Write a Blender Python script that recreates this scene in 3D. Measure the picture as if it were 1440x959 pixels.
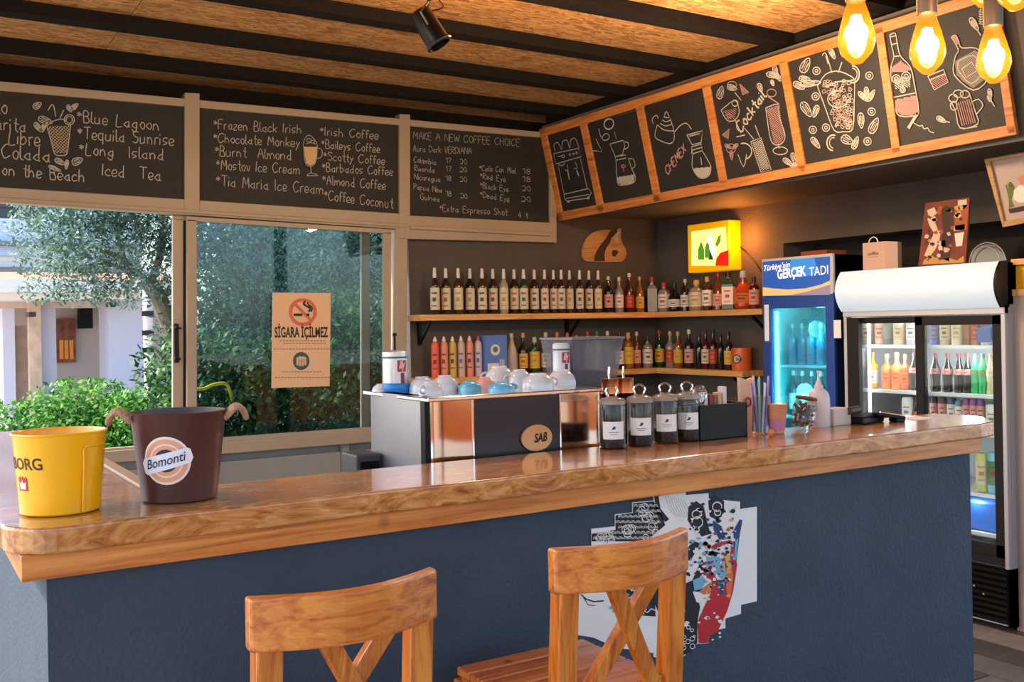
import bpy, math, random
from mathutils import Vector, Matrix
random.seed(7)
for o in list(bpy.data.objects): bpy.data.objects.remove(o)
SC = bpy.context.scene
COL = SC.collection
R = math.radians

# ---------------------------------------------------------------- camera
FPX, CYPX, YAW, ROLL = 1407.2, 458.5, 1.01382, -0.0185
CAM = Vector((0, 0, 1.5))
_w = Vector((math.cos(YAW), math.sin(YAW), 0)); _r0 = Vector((math.sin(YAW), -math.cos(YAW), 0)); _u0 = Vector((0, 0, 1))
CR = _r0*math.cos(ROLL) + _u0*math.sin(ROLL)
CU = -_r0*math.sin(ROLL) + _u0*math.cos(ROLL)
cd = bpy.data.cameras.new('camera'); cam = bpy.data.objects.new('camera', cd); COL.objects.link(cam)
cd.sensor_width = 36; cd.lens = FPX/1440*36; cd.shift_y = -(479.5-CYPX)/1440; cd.clip_end = 300; cd.clip_start = .05
cam.matrix_world = Matrix.Translation(CAM) @ Matrix((CR, CU, -_w)).transposed().to_4x4()
SC.camera = cam

# ---------------------------------------------------------------- light
SUN_AZ, SUN_EL = R(-62), R(46)
wd = bpy.data.worlds.new('sky'); SC.world = wd; wd.use_nodes = True
nt = wd.node_tree; bg = nt.nodes['Background']
sky = nt.nodes.new('ShaderNodeTexSky'); sky.sky_type = 'NISHITA'; sky.sun_disc = False
sky.sun_elevation = SUN_EL; sky.sun_rotation = SUN_AZ; sky.dust_density = 2.0; sky.air_density = 1.0
nt.links.new(sky.outputs[0], bg.inputs[0]); bg.inputs[1].default_value = 0.30
sd = bpy.data.lights.new('sun', 'SUN'); sd.energy = 3.6; sd.angle = R(1.2); sd.color = (1, .94, .84)
so = bpy.data.objects.new('sun', sd); COL.objects.link(so)
sdir = Vector((math.sin(SUN_AZ)*math.cos(SUN_EL), math.cos(SUN_AZ)*math.cos(SUN_EL), math.sin(SUN_EL)))
so.rotation_euler = sdir.to_track_quat('Z', 'Y').to_euler(); so.location = (-6, 0, 8)
vs = SC.view_settings; vs.view_transform = 'Standard'; vs.look = 'None'; vs.gamma = 1; vs.exposure = 1.0
try: vs.use_curve_mapping = False
except Exception: pass

def point_light(loc, watts, col, r=.04, kind='POINT', **k):
    l = bpy.data.lights.new('lamp_light', kind); l.energy = watts; l.color = col
    if kind in('POINT','SPOT'): l.shadow_soft_size = r
    for a, b in k.items(): setattr(l, a, b)
    o = bpy.data.objects.new('lamp_light', l); o.location = loc; COL.objects.link(o); return o
# lamp behind the bright ceiling patch, then two fill lamps added (out of the frame, above and beside the view)
point_light((2.15, 3.3, 2.62), 26, (1, .56, .22), .05)
point_light((3.3, 3.3, 2.45), 30, (1, .70, .44), .05)
point_light((.4, 2.9, 2.55), 12, (1, .62, .28), .03)

# ---------------------------------------------------------------- unprojection of measured points onto real planes
def ray(px, py): return CR*(px-720) - CU*(py-CYPX) + _w*FPX
def hit(px, py, P0, N):
    d = ray(px, py); N = Vector(N); return CAM + d*((Vector(P0)-CAM).dot(N)/d.dot(N))
def onX(px, py, v): return hit(px, py, (v, 0, 0), (1, 0, 0))
def onY(px, py, v): return hit(px, py, (0, v, 0), (0, 1, 0))
def onZ(px, py, v): return hit(px, py, (0, 0, v), (0, 0, 1))

# ---------------------------------------------------------------- materials
_mats = {}
def mat(name, col, rough=.5, metal=0, spec=.5, noise=0, nscale=8, bump=0, bscale=60, trans=0, emit=0, ecol=None, coat=0, stretch=None, ior=1.45, alpha=1):
    if name in _mats: return _mats[name]
    m = bpy.data.materials.new(name); m.use_nodes = True; _mats[name] = m
    t = m.node_tree; b = t.nodes['Principled BSDF']
    b.inputs['Base Color'].default_value = (*col, 1); b.inputs['Roughness'].default_value = rough
    b.inputs['Metallic'].default_value = metal; b.inputs['Specular IOR Level'].default_value = spec
    b.inputs['Transmission Weight'].default_value = trans; b.inputs['IOR'].default_value = ior
    b.inputs['Coat Weight'].default_value = coat; b.inputs['Coat Roughness'].default_value = .12
    b.inputs['Alpha'].default_value = alpha
    if emit: b.inputs['Emission Color'].default_value = (*(ecol or col), 1); b.inputs['Emission Strength'].default_value = emit
    if noise or bump:
        tc = t.nodes.new('ShaderNodeTexCoord'); mp = t.nodes.new('ShaderNodeMapping')
        t.links.new(tc.outputs['Object'], mp.inputs[0])
        if stretch: mp.inputs['Scale'].default_value = stretch
    if noise:
        n = t.nodes.new('ShaderNodeTexNoise'); n.inputs['Scale'].default_value = nscale; n.inputs['Detail'].default_value = 5
        t.links.new(mp.outputs[0], n.inputs[0])
        r = t.nodes.new('ShaderNodeValToRGB'); t.links.new(n.outputs[0], r.inputs[0])
        r.color_ramp.elements[0].position = .3; r.color_ramp.elements[1].position = .7
        r.color_ramp.elements[0].color = (*[c*(1-noise) for c in col], 1); r.color_ramp.elements[1].color = (*[min(1, c*(1+noise)) for c in col], 1)
        t.links.new(r.outputs[0], b.inputs['Base Color'])
    if bump:
        n2 = t.nodes.new('ShaderNodeTexNoise'); n2.inputs['Scale'].default_value = bscale; n2.inputs['Detail'].default_value = 4
        t.links.new(mp.outputs[0], n2.inputs[0])
        bp = t.nodes.new('ShaderNodeBump'); bp.inputs['Strength'].default_value = bump; bp.inputs['Distance'].default_value = .01
        t.links.new(n2.outputs[0], bp.inputs['Height']); t.links.new(bp.outputs[0], b.inputs['Normal'])
    return m

def wood(name, dark, mid, light, axis='X', scale=1.0, rough=.4, coat=.2, knots=True):
    """plank wood: grain stretched along the given axis, with a few knots"""
    if name in _mats: return _mats[name]
    m = bpy.data.materials.new(name); m.use_nodes = True; _mats[name] = m
    t = m.node_tree; b = t.nodes['Principled BSDF']; L = t.links.new
    tc = t.nodes.new('ShaderNodeTexCoord'); mp = t.nodes.new('ShaderNodeMapping'); L(tc.outputs['Object'], mp.inputs[0])
    s = {'X': (.8, 12, 12), 'Y': (12, .8, 12), 'Z': (12, 12, .8)}[axis]
    mp.inputs['Scale'].default_value = [q*scale for q in s]
    n = t.nodes.new('ShaderNodeTexNoise'); n.inputs['Scale'].default_value = 2.2; n.inputs['Detail'].default_value = 7; n.inputs['Distortion'].default_value = 1.2
    L(mp.outputs[0], n.inputs[0])
    w = t.nodes.new('ShaderNodeTexNoise'); w.inputs['Scale'].default_value = 14; w.inputs['Detail'].default_value = 3; L(mp.outputs[0], w.inputs[0])
    mx = t.nodes.new('ShaderNodeMath'); mx.operation = 'MULTIPLY_ADD'; mx.inputs[1].default_value = .35; L(w.outputs[0], mx.inputs[0]); L(n.outputs[0], mx.inputs[2])
    r = t.nodes.new('ShaderNodeValToRGB'); L(mx.outputs[0], r.inputs[0])
    r.color_ramp.elements[0].position = .45; r.color_ramp.elements[0].color = (*dark, 1)
    r.color_ramp.elements[1].position = .85; r.color_ramp.elements[1].color = (*light, 1)
    e = r.color_ramp.elements.new(.62); e.color = (*mid, 1)
    out = r.outputs[0]
    if knots:
        v = t.nodes.new('ShaderNodeTexVoronoi'); v.inputs['Scale'].default_value = 3.2*scale; L(tc.outputs['Object'], v.inputs[0])
        kr = t.nodes.new('ShaderNodeValToRGB'); L(v.outputs['Distance'], kr.inputs[0])
        kr.color_ramp.elements[0].position = .02; kr.color_ramp.elements[0].color = (.25, .12, .06, 1)
        kr.color_ramp.elements[1].position = .07; kr.color_ramp.elements[1].color = (1, 1, 1, 1)
        mm = t.nodes.new('ShaderNodeMix'); mm.data_type = 'RGBA'; mm.blend_type = 'MULTIPLY'; mm.inputs[0].default_value = .85
        L(out, mm.inputs[6]); L(kr.outputs[0], mm.inputs[7]); out = mm.outputs[2]
    L(out, b.inputs['Base Color']); b.inputs['Roughness'].default_value = rough
    b.inputs['Coat Weight'].default_value = coat; b.inputs['Coat Roughness'].default_value = .15
    bp = t.nodes.new('ShaderNodeBump'); bp.inputs['Strength'].default_value = .12; bp.inputs['Distance'].default_value = .004
    L(w.outputs[0], bp.inputs['Height']); L(bp.outputs[0], b.inputs['Normal'])
    return m

def osb(name, c0, c1, c2, scale=9, rough=.7, coat=0):
    """strand board: chips of several hues lying at random angles"""
    if name in _mats: return _mats[name]
    m = bpy.data.materials.new(name); m.use_nodes = True; _mats[name] = m
    t = m.node_tree; b = t.nodes['Principled BSDF']; L = t.links.new
    tc = t.nodes.new('ShaderNodeTexCoord')
    outs = []
    for k, (rot, sc) in enumerate((((0, 0, .35), (1, 4.5, 3)), ((.2, .1, -1.1), (1.2, 5, 3)))):
        mp = t.nodes.new('ShaderNodeMapping'); mp.inputs['Rotation'].default_value = rot; mp.inputs['Scale'].default_value = [q*scale for q in sc]
        L(tc.outputs['Object'], mp.inputs[0])
        nz = t.nodes.new('ShaderNodeTexNoise'); nz.inputs['Scale'].default_value = .8; L(mp.outputs[0], nz.inputs[0])
        ad = t.nodes.new('ShaderNodeVectorMath'); ad.operation = 'ADD'; L(mp.outputs[0], ad.inputs[0]); L(nz.outputs['Color'], ad.inputs[1])
        v = t.nodes.new('ShaderNodeTexVoronoi'); v.inputs['Scale'].default_value = 1; L(ad.outputs[0], v.inputs[0]); outs.append(v)
    sel = t.nodes.new('ShaderNodeTexNoise'); sel.inputs['Scale'].default_value = scale*1.3; L(tc.outputs['Object'], sel.inputs[0])
    st = t.nodes.new('ShaderNodeMath'); st.operation = 'GREATER_THAN'; st.inputs[1].default_value = .5; L(sel.outputs[0], st.inputs[0])
    mx = t.nodes.new('ShaderNodeMix'); mx.data_type = 'RGBA'; L(st.outputs[0], mx.inputs[0]); L(outs[0].outputs['Color'], mx.inputs[6]); L(outs[1].outputs['Color'], mx.inputs[7])
    bw = t.nodes.new('ShaderNodeSeparateColor'); L(mx.outputs[2], bw.inputs[0])
    r = t.nodes.new('ShaderNodeValToRGB'); L(bw.outputs[0], r.inputs[0])
    r.color_ramp.elements[0].position = 0; r.color_ramp.elements[0].color = (*c0, 1)
    r.color_ramp.elements[1].position = 1; r.color_ramp.elements[1].color = (*c2, 1)
    e = r.color_ramp.elements.new(.35); e.color = (*c1, 1)
    L(r.outputs[0], b.inputs['Base Color']); b.inputs['Roughness'].default_value = rough
    b.inputs['Coat Weight'].default_value = coat; b.inputs['Coat Roughness'].default_value = .08
    bp = t.nodes.new('ShaderNodeBump'); bp.inputs['Strength'].default_value = .25; bp.inputs['Distance'].default_value = .003
    L(bw.outputs[1], bp.inputs['Height'])
    if not coat: L(bp.outputs[0], b.inputs['Normal'])
    return m

def burl(name, c0, c1, c2):
    """varnished board with swirling, burl-like figure"""
    m = bpy.data.materials.new(name); m.use_nodes = True; _mats[name] = m
    t = m.node_tree; b = t.nodes['Principled BSDF']; L = t.links.new
    tc = t.nodes.new('ShaderNodeTexCoord'); mp = t.nodes.new('ShaderNodeMapping'); mp.inputs['Scale'].default_value = (3.5, 9, 9); L(tc.outputs['Object'], mp.inputs[0])
    n = t.nodes.new('ShaderNodeTexNoise'); n.inputs['Scale'].default_value = 2.4; n.inputs['Detail'].default_value = 6; n.inputs['Roughness'].default_value = .62; n.inputs['Distortion'].default_value = 2.6; L(mp.outputs[0], n.inputs[0])
    r = t.nodes.new('ShaderNodeValToRGB'); L(n.outputs[0], r.inputs[0]); r.color_ramp.elements[0].position = .30; r.color_ramp.elements[0].color = (*c0, 1); r.color_ramp.elements[1].position = .70; r.color_ramp.elements[1].color = (*c2, 1)
    e = r.color_ramp.elements.new(.47); e.color = (*c1, 1)
    L(r.outputs[0], b.inputs['Base Color']); b.inputs['Roughness'].default_value = .25; b.inputs['Coat Weight'].default_value = .55; b.inputs['Coat Roughness'].default_value = .07
    return m

def glass(name, tint=(1, 1, 1), refl=.06, rough=.0, opacity=0):
    """flat pane: tinted see-through with a fresnel mirror layer"""
    if name in _mats: return _mats[name]
    m = bpy.data.materials.new(name); m.use_nodes = True; _mats[name] = m
    t = m.node_tree; L = t.links.new
    for n in list(t.nodes):
        if n.type != 'OUTPUT_MATERIAL': t.nodes.remove(n)
    out = [n for n in t.nodes if n.type == 'OUTPUT_MATERIAL'][0]
    tr = t.nodes.new('ShaderNodeBsdfTransparent'); tr.inputs[0].default_value = (*tint, 1)
    gl = t.nodes.new('ShaderNodeBsdfGlossy'); gl.inputs['Roughness'].default_value = rough
    fr = t.nodes.new('ShaderNodeFresnel'); fr.inputs[0].default_value = 1.5
    ad = t.nodes.new('ShaderNodeMath'); ad.operation = 'MULTIPLY_ADD'; ad.inputs[1].default_value = .55; ad.inputs[2].default_value = refl; ad.use_clamp = True
    L(fr.outputs[0], ad.inputs[0])
    mx = t.nodes.new('ShaderNodeMixShader'); L(ad.outputs[0], mx.inputs[0]); L(tr.outputs[0], mx.inputs[1]); L(gl.outputs[0], mx.inputs[2])
    L(mx.outputs[0], out.inputs[0])
    return m

def hexc(h, k=1):
    v = [int(h[i:i+2], 16)/255 for i in (0, 2, 4)]
    return tuple(k*(c/12.92 if c <= .04045 else ((c+.055)/1.055)**2.4) for c in v)

# ---------------------------------------------------------------- mesh builder
class MB:
    def __init__(s): s.v = []; s.f = []
    def add(s, vs, fs):
        n = len(s.v); s.v += [tuple(p) for p in vs]; s.f += [tuple(i+n for i in f) for f in fs]; return s
    def box(s, a, b, rot=None, c=None):
        x0, y0, z0 = a; x1, y1, z1 = b
        vs = [Vector(p) for p in ((x0,y0,z0),(x1,y0,z0),(x1,y1,z0),(x0,y1,z0),(x0,y0,z1),(x1,y0,z1),(x1,y1,z1),(x0,y1,z1))]
        if rot is not None:
            c = Vector(c) if c is not None else (Vector(a)+Vector(b))/2
            vs = [c+rot@(p-c) for p in vs]
        return s.add(vs, [(0,3,2,1),(4,5,6,7),(0,1,5,4),(1,2,6,5),(2,3,7,6),(3,0,4,7)])
    def bar(s, p, q, w, h, up=(0,0,1)):
        p = Vector(p); q = Vector(q); d = (q-p).normalized(); u = Vector(up); r = d.cross(u).normalized(); u = r.cross(d).normalized()
        vs = [e+r*(i*w/2)+u*(j*h/2) for e in (p, q) for i, j in ((-1,-1),(1,-1),(1,1),(-1,1))]
        return s.add(vs, [(0,3,2,1),(4,5,6,7),(0,1,5,4),(1,2,6,5),(2,3,7,6),(3,0,4,7)])
    def lathe(s, prof, n=20, c=(0,0,0), ax=None, close=True):
        c = Vector(c); vs = []
        for r, z in prof:
            for k in range(n):
                a = 2*math.pi*k/n; p = Vector((r*math.cos(a), r*math.sin(a), z))
                if ax is not None: p = ax@p
                vs.append(c+p)
        fs = [(i*n+k, i*n+(k+1)%n, (i+1)*n+(k+1)%n, (i+1)*n+k) for i in range(len(prof)-1) for k in range(n)]
        if close:
            fs.append(tuple(range(n-1, -1, -1))); b0 = (len(prof)-1)*n; fs.append(tuple(range(b0, b0+n)))
        return s.add(vs, fs)
    def tube(s, pts, r, n=8, close=False):
        pts = [Vector(p) for p in pts]; vs = []; m = len(pts); pu = None
        for i, p in enumerate(pts):
            d = (pts[(i+1) % m if close else min(i+1, m-1)]-pts[(i-1) if close else max(i-1, 0)]).normalized()
            if pu is None: pu = Vector((0,0,1)) if abs(d.z) < .9 else Vector((1,0,0))
            rr = d.cross(pu).normalized(); pu = rr.cross(d).normalized()
            ra = r[i] if isinstance(r, (list, tuple)) else r
            for k in range(n):
                a = 2*math.pi*k/n; vs.append(p+rr*ra*math.cos(a)+pu*ra*math.sin(a))
        fs = [(i*n+k, i*n+(k+1)%n, ((i+1)%m)*n+(k+1)%n, ((i+1)%m)*n+k) for i in range(m if close else m-1) for k in range(n)]
        if not close: fs += [tuple(range(n-1,-1,-1)), tuple(range((m-1)*n, m*n))]
        return s.add(vs, fs)
    def prism(s, poly, off):
        """poly: 3-D points of a flat outline, off: extrusion vector"""
        n = len(poly); off = Vector(off); a = [Vector(p) for p in poly]
        return s.add(a+[p+off for p in a], [tuple(range(n-1,-1,-1)), tuple(range(n,2*n))]+[(i,(i+1)%n,n+(i+1)%n,n+i) for i in range(n)])
    def flat(s, poly): return s.add(poly, [tuple(range(len(poly)))])
    def ribbon(s, pts, w, N):
        N = Vector(N).normalized(); pts = [Vector(p) for p in pts]
        if len(pts) < 2: return s
        vs = []
        for i, p in enumerate(pts):
            d = pts[min(i+1, len(pts)-1)]-pts[max(i-1, 0)]
            if d.length < 1e-9: d = Vector((1,0,0))
            t = N.cross(d.normalized()); k = w*(.85+.3*random.random())/2
            vs += [p+t*k, p-t*k]
        return s.add(vs, [(2*i, 2*i+1, 2*i+3, 2*i+2) for i in range(len(pts)-1)])
    def build(s, name, m, parent=None, bevel=0, smooth=False, kind=None, label=None, seg=2):
        me = bpy.data.meshes.new(name); me.from_pydata(s.v, [], s.f); me.update()
        o = bpy.data.objects.new(name, me); COL.objects.link(o)
        if m: me.materials.append(m)
        if smooth:
            me.shade_smooth()
            try: me.set_sharp_from_angle(angle=R(35))
            except Exception: pass
        if parent is not None:
            o.parent = parent; o.matrix_parent_inverse = Matrix.Identity(4)
            if s.v and getattr(s, 'world', True):
                me.transform(_wm(parent).inverted())
        if bevel:
            b = o.modifiers.new('bevel', 'BEVEL'); b.width = bevel; b.segments = seg; b.limit_method = 'ANGLE'
        if kind: o['kind'] = kind
        if label: o['label'] = label
        return o
def _wm(o):
    m = Matrix.LocRotScale(o.location, o.rotation_euler, o.scale)
    return _wm(o.parent) @ m if o.parent else m
def local(): m = MB(); m.world = False; return m

def thing(name, label, cat, loc=(0,0,0), rz=0, group=None):
    o = bpy.data.objects.new(name, None); COL.objects.link(o); o.location = loc; o.rotation_euler = (0,0,rz); o.empty_display_size = .05
    o['label'] = label; o['category'] = cat
    if group: o['group'] = group
    return o
def tag(o, label, cat, group=None):
    o['label'] = label; o['category'] = cat
    if group: o['group'] = group
    return o
def struct(name, loc=(0,0,0)):
    o = bpy.data.objects.new(name, None); COL.objects.link(o); o.location = loc; o['kind'] = 'structure'; o.empty_display_size = .05; return o
def dup(root, loc, rz=0, label=None, group=None, name=None):
    r = root.copy(); COL.objects.link(r); r.location = loc; r.rotation_euler = (0,0,rz)
    if label: r['label'] = label
    if group: r['group'] = group
    for ch in root.children:
        c = ch.copy(); COL.objects.link(c); c.parent = r
        for g in ch.children:
            d = g.copy(); COL.objects.link(d); d.parent = c
    return r
ORD = ['leftmost','second','third','fourth','fifth','sixth','seventh','eighth','ninth','tenth','eleventh','twelfth','thirteenth','fourteenth','fifteenth','sixteenth','seventeenth','eighteenth']
def nth(i): return 'leftmost' if i == 0 else ORD[i]+' from the left'

def smooth_pts(pts, n=4):
    if len(pts) < 3: return pts
    out = []
    for i in range(len(pts)-1):
        p0 = pts[max(i-1,0)]; p1 = pts[i]; p2 = pts[i+1]; p3 = pts[min(i+2,len(pts)-1)]
        for k in range(n):
            t = k/n
            out.append(tuple(.5*((2*p1[j])+(-p0[j]+p2[j])*t+(2*p0[j]-5*p1[j]+4*p2[j]-p3[j])*t*t+(-p0[j]+3*p1[j]-3*p2[j]+p3[j])*t**3) for j in range(len(p1))))
    out.append(tuple(pts[-1])); return out

def text_mesh(body, size=1, shear=0, bold=0, spacing=1):
    c = bpy.data.curves.new('lettering', 'FONT'); c.body = body; c.size = size; c.shear = shear; c.offset = bold; c.space_character = spacing
    c.resolution_u = 3; o = bpy.data.objects.new('lettering', c); COL.objects.link(o)
    bpy.context.view_layer.update()
    me = bpy.data.meshes.new_from_object(o.evaluated_get(bpy.context.evaluated_depsgraph_get()))
    vs = [v.co.copy() for v in me.vertices]; fs = [tuple(p.vertices) for p in me.polygons]
    bpy.data.objects.remove(o); bpy.data.curves.remove(c); bpy.data.meshes.remove(me)
    if not vs: return vs, fs
    x0 = min(v.x for v in vs); x1 = max(v.x for v in vs)
    vs = [Vector((v.x-x0, v.y, 0)) for v in vs]
    return vs, fs
def put_text(mb, body, O, X, Y, width=None, height=None, **k):
    """flat lettering in the plane O + a*X + b*Y (unit vectors), scaled to a width and a cap height"""
    vs, fs = text_mesh(body, 1, **k)
    if not vs: return mb
    w = max(v.x for v in vs); h = max(v.y for v in vs)
    sx = (width/w) if width else (height/h); sy = (height/h) if height else sx
    O = Vector(O); X = Vector(X); Y = Vector(Y)
    return mb.add([O+X*(v.x*sx)+Y*(v.y*sy) for v in vs], fs)

# handwriting strokes: x 0..w, baseline 0, x-height 5, cap height 9
G = {
'a':(5,'44 24 02 11 30 42|45 41 50'),'b':(5,'09 00|03 25 44 42 20 01'),'c':(4,'44 25 03 01 20 41'),'d':(5,'44 24 02 11 30 42|49 41 50'),
'e':(4,'02 43 35 15 03 01 20 41'),'f':(3,'48 29 17 10|05 35'),'g':(5,'44 24 02 11 30 42|45 4! 2@ 0!'),'h':(5,'09 00|03 25 43 40'),
'i':(1,'05 00|07 08'),'j':(2,'25 2! 0@|27 28'),'k':(4,'09 00|45 02|13 40'),'l':(1,'09 01 20'),'m':(7,'05 00|03 25 33 30|33 55 73 70'),
'n':(5,'05 00|03 25 43 40'),'o':(4,'25 03 11 30 43 35 15'),'p':(5,'05 0@|04 25 43 31 00'),'q':(5,'45 15 02 20 42|45 4@'),'r':(3,'05 00|03 15 35'),
's':(4,'45 15 03 32 31 00'),'t':(3,'29 21 40|06 45'),'u':(5,'05 01 20 41|45 40'),'v':(4,'05 20 45'),'w':(6,'05 10 34 50 65'),'x':(4,'05 40|45 00'),
'y':(4,'05 22|45 0@'),'z':(4,'05 45 00 40'),
'A':(6,'00 39 60|14 54'),'B':(5,'00 09 39 47 35 05|35 52 40 00'),'C':(6,'68 39 06 03 20 51 62'),'D':(6,'00 09 48 65 52 00'),'E':(5,'59 09 00 50|05 45'),
'F':(5,'00 09 59|05 45'),'G':(6,'68 39 06 03 20 50 64 34'),'H':(6,'09 00|69 60|05 65'),'I':(1,'09 00'),'J':(4,'49 42 20 01'),'K':(5,'09 00|59 04 50'),
'L':(5,'19 00 50'),'M':(7,'00 19 43 69 70'),'N':(6,'00 09 60 69'),'O':(6,'39 06 12 40 64 58 39'),'P':(5,'00 09 48 56 04'),'Q':(6,'39 06 12 40 64 58 39|42 70'),
'R':(5,'00 09 48 56 04 50'),'S':(5,'58 29 07 25 44 52 30 01'),'T':(6,'09 69|39 30'),'U':(6,'09 02 30 52 59'),'V':(6,'09 30 69'),'W':(8,'09 20 47 60 89'),
'X':(6,'09 60|69 00'),'Y':(6,'09 35 69|35 30'),'Z':(6,'09 69 00 60'),
'0':(4,'29 06 12 30 43 38 29'),'1':(2,'07 29 20'),'2':(4,'07 29 47 42 00 40'),'3':(4,'09 49 15 43 30 01'),'4':(4,'39 03 43|36 30'),'5':(4,'49 09 05 44 31 00'),
'6':(4,'39 05 01 30 43 25 03'),'7':(4,'09 49 10'),'8':(4,'25 07 29 47 25 02 20 42 25'),'9':(4,'45 16 08 39 47 30'),
'*':(4,'24 28|07 45|05 47'),'-':(3,'04 34'),"'":(1,'19 07'),'.':(1,'00 10'),' ':(4,'')}
def ch2(c): return {'!':-1,'@':-3}.get(c, None) if c in '!@' else int(c)
def hand_strokes(text, jitter=.25):
    x = 0; out = []
    for c in text:
        w, s = G.get(c, (4, ''))
        for st in s.split('|'):
            pts = [(x+ch2(q[0])+random.uniform(-jitter,jitter), ch2(q[1])+random.uniform(-jitter,jitter)) for q in st.split()]
            if pts: out.append(smooth_pts(pts, 3) if len(pts) > 2 else pts)
        x += w+1.7
    return out, x-1.7
def write_px(mb, text, a, b, h, plane, w=.006, up=None, jitter=.25):
    """handwriting from pixel a to pixel b (baseline), cap height h px, laid on plane (P0, N)"""
    st, L = hand_strokes(text, jitter); dx, dy = (b[0]-a[0])/L, (b[1]-a[1])/L
    ux, uy = up if up else (.02, -1)
    for s in st:
        pts = [hit(a[0]+dx*p[0]+ux*h*p[1]/9, a[1]+dy*p[0]+uy*h*p[1]/9, *plane) for p in s]
        mb.ribbon(pts, w, plane[1])
# ================================================================ shared materials
M_osb = osb('osb_ceiling', hexc('81542a'), hexc('a3723e'), hexc('c59459'), scale=13)
M_slab = burl('slab_wood', hexc('7f481c'), hexc('b07338'), hexc('d29f66'))
M_pine = wood('pine_fascia', hexc('94501a'), hexc('bd702e'), hexc('d48d46'), 'X', 1.0, .35, .3)
M_stoolX = wood('stool_wood', hexc('8f4512'), hexc('bb6620'), hexc('d58636'), 'X', 1.6, .3, .5)
M_stoolZ = wood('stool_wood_upright', hexc('8f4512'), hexc('bb6620'), hexc('d58636'), 'Z', 1.6, .3, .5)
M_frame = wood('board_frame_wood', hexc('95521d'), hexc('b9702e'), hexc('cb8643'), 'Y', 1.2, .5, .1, knots=False)
M_shelf = wood('shelf_wood', hexc('b87a38'), hexc('d69a55'), hexc('e6b374'), 'X', 1.2, .45, .1)
M_navy = mat('navy_plaster', hexc('34414f'), .75, noise=.12, nscale=6, bump=.5, bscale=90)
M_char = mat('charcoal_plaster', hexc('534b46'), .8, noise=.1, nscale=5, bump=.6, bscale=70)
M_joist = mat('black_joist', hexc('16110e'), .8, spec=.2, noise=.3, nscale=20, bump=.2)
M_alu = mat('beige_window_frame', hexc('a5917a'), .45, noise=.05, nscale=3)
M_dark = mat('black_gap', hexc('15130f'), .7)
M_chalkb = mat('chalkboard_black', hexc('231f1b'), .65, noise=.18, nscale=4, bump=.15, bscale=50)
M_chalk = mat('white_chalk', hexc('b1aaa0'), .9)
M_chalkp = mat('pink_chalk', hexc('a57f7c'), .9)
M_chalkc = mat('cream_chalk', hexc('cfae82'), .9)
M_panel = mat('grey_white_panel', hexc('8f8c86'), .5, noise=.06, nscale=2)
M_plastic = mat('black_plastic', hexc('0e0e10'), .4, spec=.25)
M_white = mat('white_paint', hexc('dcdde0'), .35)
M_steel = mat('brushed_steel', hexc('b8b9bd'), .28, metal=1, noise=.08, nscale=3, stretch=(60, 60, 1))
M_mirror = mat('mirror_steel', hexc('d9d2cc'), .06, metal=1)
M_chrome = mat('chrome', hexc('e2e2e2'), .12, metal=1)
M_paper = mat('white_paper', hexc('dfdcd8'), .8)
M_ink = mat('dark_ink', hexc('1f1d20'), .7)
M_red = mat('red_print', hexc('b3202a'), .5)

# ================================================================ structure
# floor: slab with wood-look tiles laid where the camera sees them
fl = struct('floor')
MB().box((-2.2, -4, -.12), (7.5, 6.3, -.012)).build('floor_slab', mat('grout', hexc('4a4541'), .8), fl)
tile_mats = [mat('tile_%s' % n, hexc(h), .45, noise=.22, nscale=5, stretch=(1, 5, 1), bump=.15, bscale=30) for n, h in (('grey', '6d665f'), ('brown', '7d6a5a'), ('dark', '544c48'), ('pale', '8b837b'))]
tile_me = {}
for i in range(26):
    for j in range(9):
        x = 2.1+i*.2; y = -1.0+j*.62+(i % 3)*.21
        if x > 6.9 or (y < .3 and x < 3): continue
        k = random.randrange(4)
        if k not in tile_me:
            tile_me[k] = local().box((0, 0, -.012), (.194, .614, 0)).build('floor_tile', tile_mats[k]); o = tile_me[k]
        else: o = tile_me[k].copy(); COL.objects.link(o)
        o.parent = fl; o.location = (x, y, 0)
MB().box((-2.2, -4, -.012), (2.09, 6.3, 0)).build('floor_screed', tile_mats[0], fl)
# ground outside
M_ground = mat('pale_paving', hexc('b5a898'), .85, noise=.15, nscale=2)
MB().box((-60, -60, -.3), (60, 60, -.1)).build('ground', M_ground)['kind'] = 'structure'

# ceiling: strand-board sheets over black joists
ce = struct('ceiling')
MB().box((-1.3, -1.6, 3.03), (5.6, 6.5, 3.1)).build('roof_deck', M_dark, ce)
sheets = None
for i in range(6):
    for j in range(7):
        x = -1.3+i*1.15; y = -1.6+j*1.16
        if sheets is None: sheets = local().box((.002, .002, 0), (1.148, 1.158, .018)).build('ceiling_sheet', M_osb); o = sheets
        else: o = sheets.copy(); COL.objects.link(o)
        o.parent = ce; o.location = (x, y, 3.01)
jo = None
for k in range(-9, 2):
    yf = 5.08+.66*k
    if jo is None: jo = local().box((-1.3, -.1, 2.95), (5.6, 0, 3.012)).build('joist', M_joist); o = jo
    else: o = jo.copy(); COL.objects.link(o)
    o.parent = ce; o.location = (0, yf, 0)
MB().box((-1.3, 6.2, 2.84), (5.6, 6.4, 3.01)).build('joist', M_joist, ce)
MB().box((-1.32, -1.6, 2.86), (-1.22, 6.4, 3.08)).build('edge_beam', M_joist, ce)

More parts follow.
